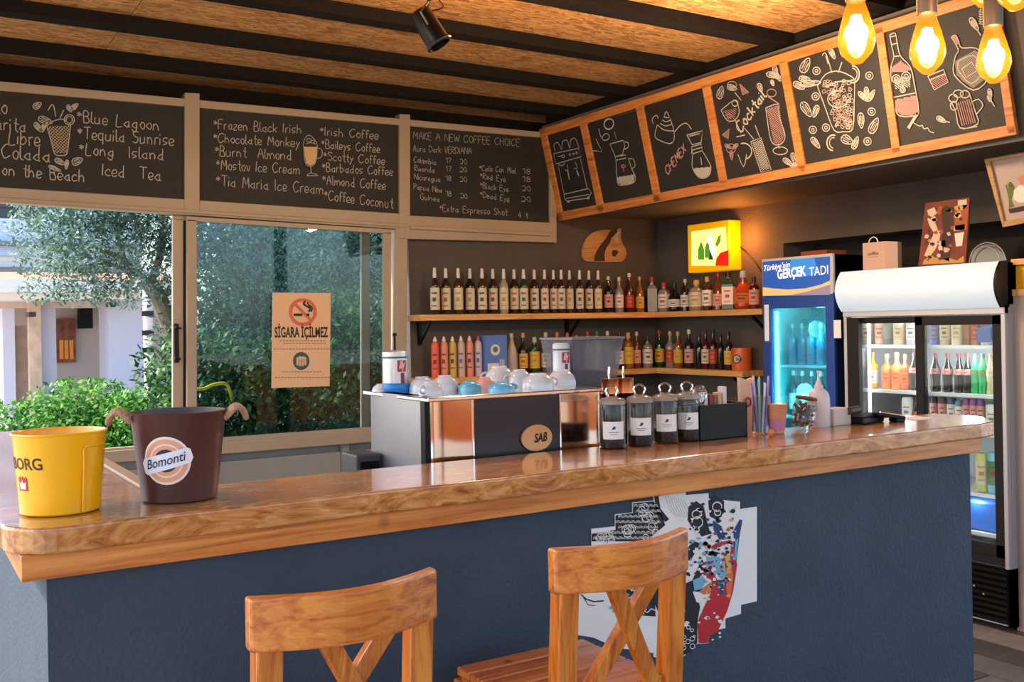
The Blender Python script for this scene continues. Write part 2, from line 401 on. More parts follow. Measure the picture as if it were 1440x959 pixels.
# right wall with its niche, and the boxed-in soffit that carries the slanted menu boards
X2, Y1 = 5.10, 6.02
wr = struct('wall_right')
MB().box((X2, 2.0, 0), (X2+.4, 6.3, 1.70)).build('lower_wall', M_char, wr)
MB().box((X2, 2.0, 2.02), (X2+.4, 6.3, 3.0)).build('upper_wall', M_char, wr)
MB().box((X2, 4.73, 1.70), (X2+.4, 6.3, 2.02)).build('wall_pier', M_char, wr)
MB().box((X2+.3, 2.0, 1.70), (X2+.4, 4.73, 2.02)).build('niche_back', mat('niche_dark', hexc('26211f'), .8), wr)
so_ = struct('trim_1')
P_T, P_B = Vector((3.99, 0, 2.905)), Vector((4.14, 0, 2.255))       # slanted face of the soffit, seen end-on
MB().prism([(P_T.x+.03, 6.0, P_T.z+.03), (X2, 6.0, P_T.z+.03), (X2, 6.0, 2.30), (P_B.x+.05, 6.0, 2.30), (P_B.x+.04, 6.0, 2.262)], (0, -3.95, 0)).build('soffit', mat('soffit_board', hexc('5a5048'), .75, noise=.1), so_)
MB().box((4.06, 2.05, 2.92), (5.1, 6.0, 3.012)).build('soffit_header', M_joist, so_)

# pier right of the fridge: painted bricks
w3 = struct('wall_side')
MB().box((4.56, 2.66, 0), (7.4, 2.80, 1.60)).build('mortar_core', mat('beige_mortar', hexc('a2948a'), .85), w3)
M_brick = [mat('painted_brick_%d' % k, hexc(h), .7, bump=.3, bscale=40) for k, h in enumerate(('b3a397', 'ac9b90', 'b9aaa0'))]
br = {}
for r_ in range(21):
    for c_ in range(5):
        k = random.randrange(3); x = 4.555+c_*.215-(.107 if r_ % 2 else 0)
        if x < 4.55: continue
        if k not in br: br[k] = local().box((0, 0, 0), (.208, .02, .068)).build('brick', M_brick[k], bevel=.003, seg=1); o = br[k]
        else: o = br[k].copy(); COL.objects.link(o)
        o.parent = w3; o.location = (x, 2.647+random.uniform(0, .003), .004+r_*.076)
MB().box((4.55, 2.63, 1.60), (7.4, 2.82, 1.63)).build('ledge_cap', M_shelf, w3)

# window wall -----------------------------------------------------
wb = struct('wall_back')
MB().box((2.95, Y1, 0), (5.5, Y1+.15, 2.865)).build('plaster_wall', M_char, wb)
MB().box((-1.3, Y1+.02, 0), (2.95, Y1+.2, .80)).build('parapet', M_panel, wb)
MB().box((-1.3, Y1+.06, 2.24), (2.95, Y1+.2, 2.86)).build('lintel', M_dark, wb)
# panelled cladding under the window, one panel between each pair of posts
for xa, xb in ((-.3, .65), (.70, 1.60), (1.65, 2.44), (2.50, 2.94)):
    MB().box((xa, Y1-.01, .1), (xb, Y1+.02, .72)).build('cladding_panel', M_panel, wb, bevel=.008)
    MB().box((xb, Y1-.03, .05), (xb+.05, Y1+.02, .78)).build('cladding_post', M_panel, wb, bevel=.005)

wi = struct('window_1')
YF = 5.97
def pq(mb, pts, y=YF, d=.08): mb.prism([onY(px, py, y) for px, py in pts], (0, d, 0))
def lin(a, b, x): return (x, a[1]+(b[1]-a[1])*(x-a[0])/(b[0]-a[0]))
LX = -330
def rail(name, ta, tb, ba, bb, x0, x1, y=YF, d=.08):
    m = MB(); pq(m, [lin(ta, tb, x0), lin(ta, tb, x1), lin(ba, bb, x1), lin(ba, bb, x0)], y, d); return m.build(name, M_alu, wi, bevel=.004)
rail('head_rail', (0, 114), (757, 185), (0, 127), (757, 193), LX, 760)
rail('transom', (0, 263), (560, 300), (0, 284), (560, 322), LX, 573)
rail('transom_lip', (0, 277), (560, 314), (0, 282), (560, 319), LX, 573, YF-.012, .015)
rail('transom', (578, 303), (775, 313), (578, 336), (783, 341), 573, 783, YF-.01, .06)
rail('transom_lip', (578, 317), (775, 327), (578, 322), (775, 332), 578, 775, YF-.03, .03)
for x0, x1, ya, yb in ((260, 281, 130, 300), (562, 577, 160, 335), (774, 783, 190, 341), (-140, -122, 100, 290)):
    m = MB(); pq(m, [(x0, ya), (x1, ya+1), (x1, yb+1), (x0, yb)], YF-.006, .08); m.build('mullion', M_alu, wi, bevel=.004)
m = MB(); pq(m, [(557, 320), (573, 320), (571, 640), (554, 640)]); m.build('jamb', M_alu, wi, bevel=.004)
rail('sill_rail', (319, 622), (518, 607), (319, 638), (518, 622), LX, 565, YF-.03, .12)
rail('sill_track', (319, 618), (518, 603), (319, 622), (518, 607), LX, 565, YF-.01, .04)
# sliding sashes: the open one pushed behind the closed one
def sash(px0, px1, w, y, glassname, tint, pane=True):
    s = struct('window_sash'); del s['kind']; s.parent = wi
    top = lambda x: lin((277, 311), (556, 329), x)[1]-2
    bot = lambda x: lin((319, 619), (518, 605), x)[1]+2
    m = MB(); pq(m, [(px0, top(px0)), (px0+w, top(px0+w)), (px0+w, bot(px0+w)), (px0, bot(px0))], y, .03); m.build('stile', M_alu, s, bevel=.003)
    m = MB(); pq(m, [(px1-w*.75, top(px1)), (px1, top(px1)), (px1, bot(px1)), (px1-w*.75, bot(px1))], y, .03); m.build('stile', M_alu, s, bevel=.003)
    m = MB(); pq(m, [(px0, top(px0)-4), (px1, top(px1)-4), (px1, top(px1)+2), (px0, top(px0)+2)], y, .03); m.build('sash_rail', M_alu, s)
    m = MB(); pq(m, [(px0, bot(px0)-6), (px1, bot(px1)-6), (px1, bot(px1)+2), (px0, bot(px0)+2)], y, .03); m.build('sash_rail', M_alu, s)
    m = MB(); pq(m, [(px0+w*.6, top(px0)), (px1-w*.4, top(px1)), (px1-w*.4, bot(px1)), (px0+w*.6, bot(px0))], y+.013, .004); m.build('pane', glass(glassname, tint, .0), s)
    return s
sash(263, 550, 14, 5.99, 'window_glass', (.72, .80, .84))
s2 = sash(243, 520, 15, 6.03, 'window_glass_rear', (.9, .95, .97))
m = MB(); m.box(onY(246, 510, 6.02)-Vector((0, .004, 0)), onY(251, 455, 6.02)+Vector((.0, .012, 0))); 
m.bar(onY(246, 460, 6.0), onY(255, 462, 6.0), .01, .012); m.bar(onY(246, 503, 6.0), onY(254, 505, 6.0), .01, .012); m.build('latch_handle', M_plastic, s2)
m = MB(); pq(m, [(258, 305), (263, 305), (263, 625), (258, 625)], 6.035, .01); m.build('gap_shade_strip', M_dark, wi)  # dark strip standing in for the shaded gap between the sashes

# three chalkboards framed above the window -----------------------
PL1 = ((0, YF+.012, 0), (0, -1, 0))
def board(corners, label):
    t = thing('chalkboard', label, 'chalkboard', onY(*corners[3], YF+.02), group=None)
    m = MB(); pq(m, corners, YF+.016, .02); m.build('writing_surface', M_chalkb, t); return t
B1 = board([(LX, 96), lin((0, 126), (257, 149), 261), (261, 281), (LX, 242)], 'black chalkboard at upper left listing cocktails beside a drawn tumbler with mint leaves')
B2 = board([(281, 151), (563, 178), (563, 302), (281, 282)], 'middle chalkboard above the closed window listing coffees around a drawn tall glass')
B3 = board([(576, 179), (775, 192), (775, 315), (576, 304)], 'black chalkboard with coffee prices in two columns, right of the window')
def lines(parent, items, w=.0052, m=M_chalk):
    for it in items:
        mb = MB(); write_px(mb, it[0], it[1], it[2], it[3], PL1, w); mb.build('chalk_line', m, parent)
lines(B1, [('*Mojito', (-62, 152), (10, 160), 20), ('*Margarita', (-64, 176), (36, 186), 18), ('*Cuba Libre', (-56, 196), (56, 206), 21),
           ('*Pina Colada', (-64, 216), (70, 228), 20), ('*Sex on the Beach', (-45, 242), (119, 256), 17),
           ('*Blue Lagoon', (108, 171), (224, 184), 16), ('*Tequila Sunrise', (109, 195), (244, 205), 17), ('*Long  Island', (111, 217), (230, 225), 16), ('Iced  Tea', (144, 247), (226, 254), 17)])
lines(B2, [('*Frozen Black Irish', (300, 181), (424, 188), 13), ('*Chocolate Monkey', (300, 200), (421, 207), 13), ('*Burnt  Almond', (302, 219), (410, 225), 14),
           ('*Mostov Ice Cream', (304, 238), (421, 245), 14), ('*Tia Maria Ice Cream', (304, 261), (454, 273), 15),
           ('*Irish Coffee', (450, 190), (532, 196), 12), ('*Baileys Coffee', (452, 208), (534, 215), 12), ('*Scotty Coffee', (455, 225), (541, 232), 12),
           ('*Barbados Coffee', (453, 241), (552, 247), 12), ('*Almond Coffee', (453, 259), (542, 267), 13), ('*Coffee Coconut', (456, 281), (552, 293), 14)], .0046)
lines(B3, [('MAKE A NEW COFFEE CHOICE', (581, 195), (731, 206), 10), ('Aura Dark VERDIANA', (581, 213), (663, 217), 9),
           ('Colombia', (582, 228), (613, 232), 8), ('17  20', (627, 229), (656, 231), 7), ('Rwanda', (583, 240), (611, 243), 8), ('17  20', (627, 241), (656, 242), 7),
           ('Nicaragua', (583, 252), (619, 256), 8), ('18  20', (627, 254), (656, 256), 7), ('Papua New', (582, 266), (621, 271), 8), ('Guinea', (591, 280), (618, 284), 8), ('18  20', (627, 275), (657, 280), 7),
           ('*Cafe Con Miel', (674, 240), (725, 244), 8), ('18', (735, 244), (746, 245), 7), ('*Red Eye', (675, 251), (711, 256), 8), ('18', (735, 255), (746, 256), 7),
           ('*Black Eye', (675, 264), (715, 270), 8), ('20', (734, 268), (746, 269), 7), ('*Dead Eye', (675, 277), (716, 284), 8), ('20', (733, 283), (746, 284), 7),
           ('*Extra Espresso Shot', (618, 297), (713, 303), 9), ('4 t', (729, 306), (742, 307), 8)], .0032)

# drawing helpers: (ox, oy, s) maps enlarged-crop coordinates to picture pixels
class Draw:
    def __init__(s, o, plane, w=.007): s.o = o; s.p = plane; s.w = w*.72; s.m = {}
    def q(s, x, y): return hit(s.o[0]+x/s.o[2], s.o[1]+y/s.o[2], *s.p)
    def mb(s, c): return s.m.setdefault(c, MB())
    def line(s, *pts, c='w', w=None, sm=True):
        pts = list(pts)
        if sm and len(pts) > 2: pts = smooth_pts(pts, 3)
        s.mb(c).ribbon([s.q(*p) for p in pts], w*.75 if w else s.w, s.p[1]); return s
    def fill(s, *pts, c='w'):
        off = Vector(s.p[1])*.0004
        s.mb(c).flat([s.q(*p)+off for p in pts]); return s
    def loop(s, x, y, a, b=None, rot=0, c='w', w=None, part=1.0, start=0, n=14):
        b = b or a; pts = []
        for k in range(n+1):
            t = start+2*math.pi*part*k/n; u, v = a*math.cos(t), b*math.sin(t)
            pts.append((x+u*math.cos(rot)-v*math.sin(rot), y+u*math.sin(rot)+v*math.cos(rot)))
        return s.line(*pts, c=c, w=w, sm=False)
    def leaf(s, x, y, a, b, rot=0, c='w'):
        pts = []
        for k in range(12):
            t = 2*math.pi*k/12; u, v = a*math.cos(t), b*math.sin(t)*(1-.35*math.cos(t))
            pts.append((x+u*math.cos(rot)-v*math.sin(rot), y+u*math.sin(rot)+v*math.cos(rot)))
        s.line(*(pts+[pts[0]]), c=c, sm=False)
        s.line((x-a*math.cos(rot), y-a*math.sin(rot)), (x+a*.7*math.cos(rot), y+a*.7*math.sin(rot)), c=c, w=s.w*.7)
        for e in (-.45, .45): s.line((x-a*.6*math.cos(rot)-b*e*math.sin(rot), y-a*.6*math.sin(rot)+b*e*math.cos(rot)), (x+a*.45*math.cos(rot)-b*e*math.sin(rot), y+a*.45*math.sin(rot)+b*e*math.cos(rot)), c=c, w=s.w*1.5)
        return s
    def hatch(s, poly, step, c='w', w=None, ang=.6):
        """chalk shading: strokes clipped to a polygon"""
        cx = sum(p[0] for p in poly)/len(poly); cy = sum(p[1] for p in poly)/len(poly); ca, sa = math.cos(ang), math.sin(ang)
        L = max(math.hypot(p[0]-cx, p[1]-cy) for p in poly); t = -L
        while t < L:
            xs = []
            for i in range(len(poly)):
                (x0, y0), (x1, y1) = poly[i], poly[(i+1) % len(poly)]
                d0 = -(x0-cx)*sa+(y0-cy)*ca-t; d1 = -(x1-cx)*sa+(y1-cy)*ca-t
                if d0*d1 < 0: k = d0/(d0-d1); xs.append(((x0+(x1-x0)*k-cx)*ca+(y0+(y1-y0)*k-cy)*sa))
            xs.sort()
            for a, b in zip(xs[::2], xs[1::2]):
                s.line((cx+a*ca-t*sa, cy+a*sa+t*ca), (cx+b*ca-t*sa, cy+b*sa+t*ca), c=c, w=w)
            t += step
        return s
    def done(s, name, parent):
        for c, mb in s.m.items(): mb.build(name, {'w': M_chalk, 'p': M_chalkp, 'c': M_chalkc}[c], parent)

d = Draw((0, 130, 5.333), PL1, .007)
d.line((350,250),(385,370),(410,460),(455,472),(500,462),(515,370),(530,245)).line((350,250),(400,215),(470,200),(530,245))
d.hatch([(355,255),(525,250),(500,455),(412,455)], 16, w=.004, ang=.7).hatch([(355,255),(525,250),(500,455),(412,455)], 19, w=.0035, ang=-.8, c='c')
d.leaf(340,210,55,24,.35).leaf(280,98,34,22,-.6).leaf(285,260,42,18,.9).leaf(325,265,35,14,1.9).leaf(450,520,42,18,.5).leaf(500,540,35,12,1.7).leaf(580,515,42,26,-.4).leaf(410,570,50,12,.4).leaf(520,120,30,14,1.0).leaf(560,105,32,16,-.7)
d.loop(520,205,38,40).loop(520,205,24,26).line((360,135),(385,95),(402,100),(418,180)).line((478,130),(450,190)).done('chalk_drawing', B1)
d = Draw((270, 140, 4.8), PL1, .006)
d.line((752,300),(758,380),(768,430),(800,452),(830,430),(842,380),(845,305)).line((803,450),(803,495)).line((775,512),(803,495),(850,512),(775,514)).line((845,325),(878,340),(872,388),(838,398))
d.fill((756,318),(842,320),(838,390),(828,430),(800,448),(772,430),(762,380), c='c').line((752,300),(762,262),(790,240),(820,262),(843,300),(800,290),(770,300))
d.loop(790,275,16,12).loop(815,285,12,10).line((800,335),(802,430)).done('chalk_drawing', B2)

# slanted row of six framed chalkboards --------------------------
NS = (P_B-P_T).cross(Vector((0, 1, 0))).normalized()
if NS.x > 0: NS = -NS
PS = (P_T, NS)
def sp(px, py, off=0): return hit(px, py, *PS)+NS*off
mp_ = thing('menu_board', 'slanted row of six wood-framed chalkboards with drawn drinks above the bottle shelves', 'menu board', sp(786, 311))
tl, tr, bl, brr = (759, 182), (1394, -17), (786, 311), (1431, 189)
def slat(name, a, b, w):
    A, B_ = sp(*a), sp(*b); m = MB(); m.bar(A+NS*.004, B_+NS*.004, .03, w, up=(P_T-P_B)); return m.build(name, M_frame, mp_, bevel=.003)
def seg(name, q, th=.03):
    m = MB(); m.prism([sp(*p)-NS*.016 for p in q], NS*.024); return m.build(name, M_frame, mp_, bevel=.003)
seg('frame_rail', [tl, tr, (1397, -1), (762, 193)])
seg('frame_rail', [(783, 299), (1428, 174), brr, bl])
px_div = [(759,182,786,311), (816,174,842,299), (895,151,921,284), (988,121,1014,265), (1096,87,1124,243), (1231,40,1256,216), (1389,-12,1418,189)]
for i, (a, b, c_, e) in enumerate(px_div):
    w = 8+i*.7
    q = [(a, b), (a+w, b-w*.31), (c_+w, e-w*.19), (c_, e)]
    seg('frame_stile', q)
def bpoly(i):
    a = px_div[i]; b = px_div[i+1]; return [(a[0]+3, a[1]+3), (b[0]+6, b[1]+3), (b[2]+6, b[3]-2), (a[2]+3, a[3]-2)]
boards = []
for i in range(6):
    m = MB(); m.prism([sp(*p)-NS*.004 for p in bpoly(i)], -NS*.012); boards.append(m.build('chalkboard_panel', M_chalkb, mp_))
PD = (P_T+NS*.0015, NS)
def D2(o, w=.007): return Draw(o, PD, w)
A = (740, 140, 4.8); Bz = (860, 0, 3.689); Cz = (1100, 0, 3.835)
# 1 espresso machine
d = D2(A, .008)
d.line((195,350),(188,305),(215,290),(235,338)).line((240,335),(245,285),(275,275),(292,328)).line((295,325),(300,275),(330,262),(352,312),(356,330))
d.line((185,365),(350,330),(372,385),(200,435),(185,365), sm=False).line((215,385),(240,380)).loop(250,383,9).loop(295,372,5).loop(318,366,5).loop(340,360,5)
d.line((215,432),(240,447),(262,428)).line((275,440),(282,478),(262,474)).line((280,480),(291,540), w=.016).line((328,420),(345,458),(322,466)).line((340,475),(355,517), w=.016)
d.line((215,440),(235,540),(256,640), sm=False).line((366,400),(412,602)).line((256,640),(420,600),(440,630),(420,665),(275,685),(258,670),(256,640), sm=False).line((268,668),(425,640)).line((275,688),(292,690), w=.02).line((410,668),(425,662), w=.02).done('chalk_drawing', boards[0])
# 2 dripper and carafe
d = D2(A, .008)
d.line((470,265),(512,350),(450,345), sm=False).line((490,195),(500,240),(525,275),(558,262),(552,232),(525,235),(512,262)).loop(558,165,32,36,.4, w=.014).line((595,215),(602,245),(612,268),c='p')
d.line((565,300),(655,275),(665,310),(650,372),(602,385),(565,300), sm=False).line((660,285),(688,292),(685,325),(655,335)).line((600,385),(670,375),(672,395),(605,410),(600,385), sm=False)
d.line((605,410),(612,520),(620,570),(650,578),(725,560),(735,515),(712,468),(690,395)).line((695,400),(722,402),(735,445),(712,470)).hatch([(613,525),(732,505),(726,560),(650,576),(620,568)], 7, w=.008, ang=.1).line((650,440),(660,490), c='p').loop(655,450,14,10, c='p').done('chalk_drawing', boards[1])
# 3 kettle and glass brewer
d = D2(A, .008)
d.line((885,170),(868,245),(900,275),(965,297),(995,278),(998,215),(972,128)).line((885,170),(930,205),(996,212)).line((905,160),(940,178),(985,165)).line((918,138),(945,150),(975,138)).line((930,118),(945,80),(965,120),(930,118)).line((858,165),(850,132),(878,105),(892,128)).line((1003,218),(1040,175),(1082,160),(1115,200))
d.line((1085,240),(1190,210),(1180,290),(1120,305),(1085,240), sm=False).line((1100,248),(1170,230)).line((1115,320),(1182,300),(1190,345),(1125,365),(1115,320), sm=False).line((1118,342),(1188,322)).line((1125,365),(1120,450),(1150,510),(1190,532),(1235,510),(1246,455),(1218,395),(1190,350)).hatch([(1128,465),(1242,455),(1235,508),(1190,530),(1150,510)], 6, w=.009, ang=.1).line((1178,390),(1185,440)).line((1115,365),(1120,340))
mm = d.mb('p'); st, L = hand_strokes('CHEMEX', .2)
for s_ in st:
    pts = [(955+p[0]/L*125-p[1]/9*20, 500-p[0]/L*165-p[1]/9*(-0)-p[1]/9*48+10) for p in s_]
    mm.ribbon([d.q(*p) for p in pts], .009, NS)
d.done('chalk_drawing', boards[2])
# 4 cocktails
d = D2(Bz, .007)
d.line((568,572),(640,520),(662,580),(640,622),(600,625),(568,572)).line((640,622),(672,690)).line((648,710),(692,700)).loop(640,535,16).loop(610,600,10,c='p').hatch([(580,575),(650,560),(640,615),(602,620)], 9, c='p', w=.005)
d.leaf(565,480,34,16,-1.3).leaf(625,455,26,14,.3).line((665,435),(712,480),(680,492),(665,435), sm=False, c='p').hatch([(665,435),(712,480),(680,492)], 7, c='p').line((640,480),(672,520)).loop(625,440,24,18,c='p')
mm = d.mb('w'); st, L = hand_strokes('Cocktail', .2)
for s_ in st:
    pts = [(672+p[0]/L*130-p[1]/9*32, 690-p[0]/L*190-p[1]/9*42) for p in s_]
    mm.ribbon([d.q(*p) for p in pts], .009, NS)
d.line((800,560),(865,540),(868,600),(900,700),(882,745),(842,748),(820,700),(800,560)).hatch([(805,565),(865,545),(898,700),(880,742),(842,745)], 8, c='p', w=.006).loop(875,782,38,20).line((865,745),(870,770)).loop(830,482,24,20,c='p').line((810,500),(870,540),c='p').leaf(770,455,24,12,1.2).leaf(840,390,38,14,.2).leaf(850,375,34,12,1.4).leaf(835,430,16,8,1.2).leaf(865,400,24,10,1.0)
d.line((722,735),(775,715),(828,880),(775,893),(722,735), sm=False).hatch([(730,740),(775,722),(820,875),(778,885)], 8, w=.004).hatch([(730,740),(775,722),(820,875),(778,885)], 9, w=.004, ang=-.8).line((690,665),(738,722)).line((745,650),(768,712))
d.loop(685,785,42,42,part=.5,start=-1.9, w=.01).line((655,800),(685,865),(700,800)).line((575,700),(612,668),(605,720),(575,700), sm=False, c='p').hatch([(578,700),(612,672),(605,720)],7,c='p').loop(620,770,24,24,c='p').leaf(605,760,20,8,.5,'p').leaf(640,760,20,8,2.4,'p').leaf(622,805,24,8,1.5,'p').leaf(915,840,30,12,.6).leaf(945,820,28,12,1.3).leaf(950,858,26,10,.1).done('chalk_drawing', boards[3])
# 5 iced drink among leaves and fruit
d = D2(Cz, .007)
gl = [(195,468),(280,700),(380,695),(392,430),(300,390),(225,410)]
d.line((190,465),(235,590),(280,702),(330,710),(380,695),(388,560),(392,430)).line((190,465),(235,400),(310,385),(392,430),(300,440),(235,470))
random.seed(11)
for k in range(110):
    t = random.random(); y = 425+t*265; xa = 205+max(0,(y-465))*.36; xb = 388-(y-430)*.03
    d.loop(random.uniform(xa+8, xb-8), y, random.uniform(7, 14), random.uniform(6, 12), random.random()*3, w=.004, n=7, c=random.choice('wwp'))
d.loop(300,535,55,45, w=.008, part=.8).line((215,300),(228,285),(240,300),(268,392)).line((235,300),(248,345)).line((322,335),(302,392)).loop(378,400,38,46,part=.55,start=-1.6, w=.01).loop(378,400,26,32,part=.55,start=-1.6)
for x,y,a,b,r_ in ((125,352,44,22,-1.1),(130,590,46,20,1.0),(180,600,34,14,1.9),(150,450,60,16,-.1),(90,462,34,16,.5),(120,425,30,14,.1),(425,650,42,16,1.5),(495,678,46,20,-1.1),(180,770,36,14,.9),(350,755,34,22,.5),(395,770,36,14,-1.2),(270,290,30,12,1.1),(435,520,34,12,.8),(455,505,36,12,1.5),(480,515,36,12,-1.0)): d.leaf(x,y,a,b,r_)
for x,y in ((185,382),(470,408),(482,602),(165,700),(236,688),(460,762),(180,520)): d.loop(x,y,20,20).loop(x,y,8,8,n=7)
d.loop(275,770,34,42,part=.55,start=1.6, w=.01).loop(275,770,20,28,part=.55,start=1.6).done('chalk_drawing', boards[4])
# 6 bottles, mug, corkscrew
d = D2(Cz, .007)
d.line((580,188),(610,180),(622,245),(640,305),(690,360),(712,450),(737,608),(700,626),(645,628),(612,598),(592,480),(585,370),(602,305),(590,245),(580,188)).line((582,200),(612,192)).line((590,240),(625,232)).line((600,305),(640,300))
d.hatch([(590,365),(640,330),(690,365),(695,380),(590,390)], 8, c='p', w=.012, ang=0).hatch([(608,540),(722,515),(735,600),(700,622),(645,622),(614,596)], 8, c='p', w=.012, ang=0)
for x,y,r_ in ((615,425,22),(668,412,24),(640,450,18),(650,485,14)): d.loop(x,y,r_).loop(x,y,r_*.5,n=8)
d.hatch([(600,420),(690,410),(690,470),(610,480)],10,w=.006).line((600,525),(722,500))
d.line((785,410),(870,375),(895,442),(820,485),(785,410), sm=False).line((795,430),(878,398)).hatch([(798,432),(878,400),(890,440),(822,480)], 10, c='p', w=.006)
d.line((912,200),(935,190),(952,225),(968,258),(1045,260),(1095,320),(1105,430),(1030,486),(940,420),(922,370),(935,300),(950,268),(912,200)).line((968,372),(1020,335),(1052,380),(992,418),(968,372), sm=False).line((950,330),(1030,300),(1080,380),(1020,450),(950,380),(950,330)).hatch([(930,330),(1040,270),(1095,330),(1095,425),(1030,475),(940,410)], 7, w=.003).hatch([(915,200),(935,192),(955,235),(935,245)],6,c='p')
d.line((905,540),(935,600),(960,690),(1055,668),(1040,600),(1008,500)).line((975,696),(1052,682)).loop(922,530,24,22).loop(950,505,26,20).loop(985,508,24,20).loop(925,570,18,24).line((1022,552),(1058,535),(1082,570),(1045,618)).hatch([(930,560),(1020,530),(1048,660),(965,680)], 12, c='p', w=.006, ang=1.3)
d.line((725,620),(705,650),(680,692), w=.02).line((702,658),(740,680),(755,675),(765,695),(785,690),(795,708),(820,716)).leaf(858,645,28,12,.5).line((885,655),(905,660)).leaf(1120,505,26,10,1.4).leaf(1118,530,18,10,1.4).line((1125,540),(1145,575)).leaf(1035,130,40,14,1.0).line((1050,160),(1072,190))
for k in range(6): d.line((1065,55+k*13),(1075,50+k*13)).line((1060,62+k*13),(1082,66+k*13), w=.005)
d.done('chalk_drawing', boards[5])

# ================================================================ the bar
bc = thing('bar_counter', 'navy plastered bar counter with a pine fascia board under its top', 'bar counter', (1.5, 2.1, 0))
MB().box((.25, 1.985, 0), (2.985, 2.23, 1.068)).build('front_panel', M_navy, bc)
MB().box((.235, 1.985, 0), (.25, 3.95, 1.068)).build('end_panel', M_navy, bc)
MB().box((.25, 2.23, 0), (.45, 3.95, 1.068)).build('return_body', M_navy, bc)
MB().box((.19, 1.945, 1.066), (2.985, 1.985, 1.112)).build('fascia', M_pine, bc, bevel=.002)
MB().box((.19, 1.985, 1.066), (.235, 3.97, 1.112)).build('side_fascia', wood('pine_fascia_side', hexc('9a5a26'), hexc('c07f42'), hexc('d69a5c'), 'Y', 1, .35, .3), bc, bevel=.002)
bt = thing('counter_slab', 'thick varnished wooden bar top with a rounded left corner', 'worktop', (1.5, 2.1, 1.112))
out = []
random.seed(5)
cr = .10
for k in range(9): a = math.pi+ (math.pi/2)*k/8; out.append((.165+cr+cr*math.cos(a), 1.925+cr+cr*math.sin(a)))
n = 40
for k in range(1, n): out.append((.265+(3.03-.265)*k/n, 1.925+.004*math.sin(k*.9)+.004*math.sin(k*.37)))
out += [(3.06, 1.945), (3.17, 2.05), (3.19, 2.10), (3.17, 2.25), (.48, 2.245), (.46, 2.27), (.46, 3.97), (.165, 3.97)]
sl = MB().prism([(x, y, 1.112) for x, y in out], (0, 0, .048)).build('slab', M_slab, bt, bevel=.006, seg=3)
MB().box((.462, 2.26, 1.113), (.492, 3.97, 1.166)).build('edge_strip', M_alu, bt, bevel=.003)
# rear work surface behind the bar
bw = thing('back_worktop', 'low steel worktop behind the bar, under the coffee machine', 'worktop', (1.6, 2.6, 0))
MB().box((1.0, 2.25, .86), (2.9, 2.95, .90)).build('top', M_steel, bw, bevel=.003)
MB().box((1.03, 2.28, 0), (2.87, 2.92, .86)).build('carcass', M_plastic, bw)

# poster on the bar front: stepped sheets with printed shapes
po = thing('wall_poster', 'collage poster with red and blue shapes pasted on the bar front', 'poster', (1.7, 1.98, .65))
PP = lambda x, y, e=0: onY(800+x/3.69, 680+y/3.69, 1.982)-Vector((0, e, 0))
def pp(c, pts, lv, name='printed_shape'):
    m = MB(); q = [PP(x, y, .0004*lv) for x, y in pts]
    m.flat(q); return m.build(name, c, po)
bk, bl_, lb = mat('poster_black', hexc('17171c'), .6), mat('poster_navy', hexc('1d3c66'), .6), mat('poster_pale_blue', hexc('6fa3bd'), .6)
yl, og = mat('poster_yellow', hexc('cfa25a'), .6), mat('poster_orange', hexc('cd6a3c'), .6)
sheets_px = [[(118,235),(240,222),(240,470),(118,470)],[(240,160),(330,150),(330,470),(240,470)],[(330,98),(440,88),(440,470),(330,470)],[(440,42),(607,18),(607,470),(440,470)],[(607,60),(725,50),(725,470),(607,470)],[(725,78),(888,94),(888,470),(725,470)],[(888,132),(976,120),(976,470),(888,470)],
 [(15,470),(240,470),(240,850),(130,800),(10,780)],[(240,470),(440,470),(440,880),(240,850)],[(440,470),(607,470),(607,890),(550,915),(440,900)],[(607,470),(730,470),(730,768),(725,828),(665,832),(607,880)],[(730,470),(893,470),(893,676),(812,700),(812,750),(730,768)],[(893,470),(976,470),(976,610),(893,630)]]
for s_ in sheets_px:
    m = MB(); m.prism([PP(x, y) for x, y in s_], (0, .002, 0)); m.build('paper_sheet', M_paper, po)
pp(bk, [(242,165),(332,152),(332,102),(440,92),(480,160),(500,215),(400,300),(240,300)], 1)
pp(bk, [(118,260),(240,240),(240,300),(118,300)], 1)
pp(bk, [(190,460),(350,430),(440,480),(450,690),(330,680),(270,600)], 1); pp(bk, [(400,520),(480,400),(480,520),(560,540),(640,500),(690,390),(715,440),(650,520),(680,640),(665,720),(665,825),(640,868),(550,912),(545,690),(460,660)], 2)
pp(bk, [(440,45),(462,45),(475,130),(520,185),(500,200),(452,150)], 1); pp(bk, [(620,120),(660,90),(700,120),(720,210),(735,260),(690,275),(650,240),(615,190)], 1); pp(bk, [(722,90),(760,60),(805,90),(805,150),(770,190),(730,170)], 1)
pp(bk, [(625,320),(655,300),(680,310),(660,350),(630,400),(610,395),(615,340)], 1); pp(bl_, [(855,240),(885,185),(900,190),(885,270),(870,400),(858,440),(850,330)], 2)
pp(M_red, [(665,720),(700,640),(735,570),(740,500),(700,480),(690,450),(730,440),(770,500),(790,580),(830,440),(842,300),(780,330),(740,350),(720,340),(760,310),(845,290),(872,420),(850,560),(820,660),(770,768),(725,790),(725,825),(672,828)], 4)
pp(lb, [(715,370),(780,380),(815,420),(800,500),(775,480),(760,430),(715,420)], 5); pp(lb, [(640,500),(690,480),(700,520),(680,560),(650,560)], 5); pp(og, [(808,400),(835,380),(850,480),(835,600),(815,560)], 5); pp(yl, [(790,350),(830,370),(840,430),(820,470),(812,400)], 6)
pp(M_paper, [(640,560),(700,540),(720,570),(700,620),(660,615)], 5); pp(bl_, [(745,190),(790,220),(815,290),(780,290),(750,240)], 3); pp(og, [(670,560),(735,510),(735,570),(695,575)], 6); pp(bl_, [(775,520),(800,510),(800,570),(782,580)], 6); pp(lb, [(860,300),(875,280),(868,380),(855,390)], 6)
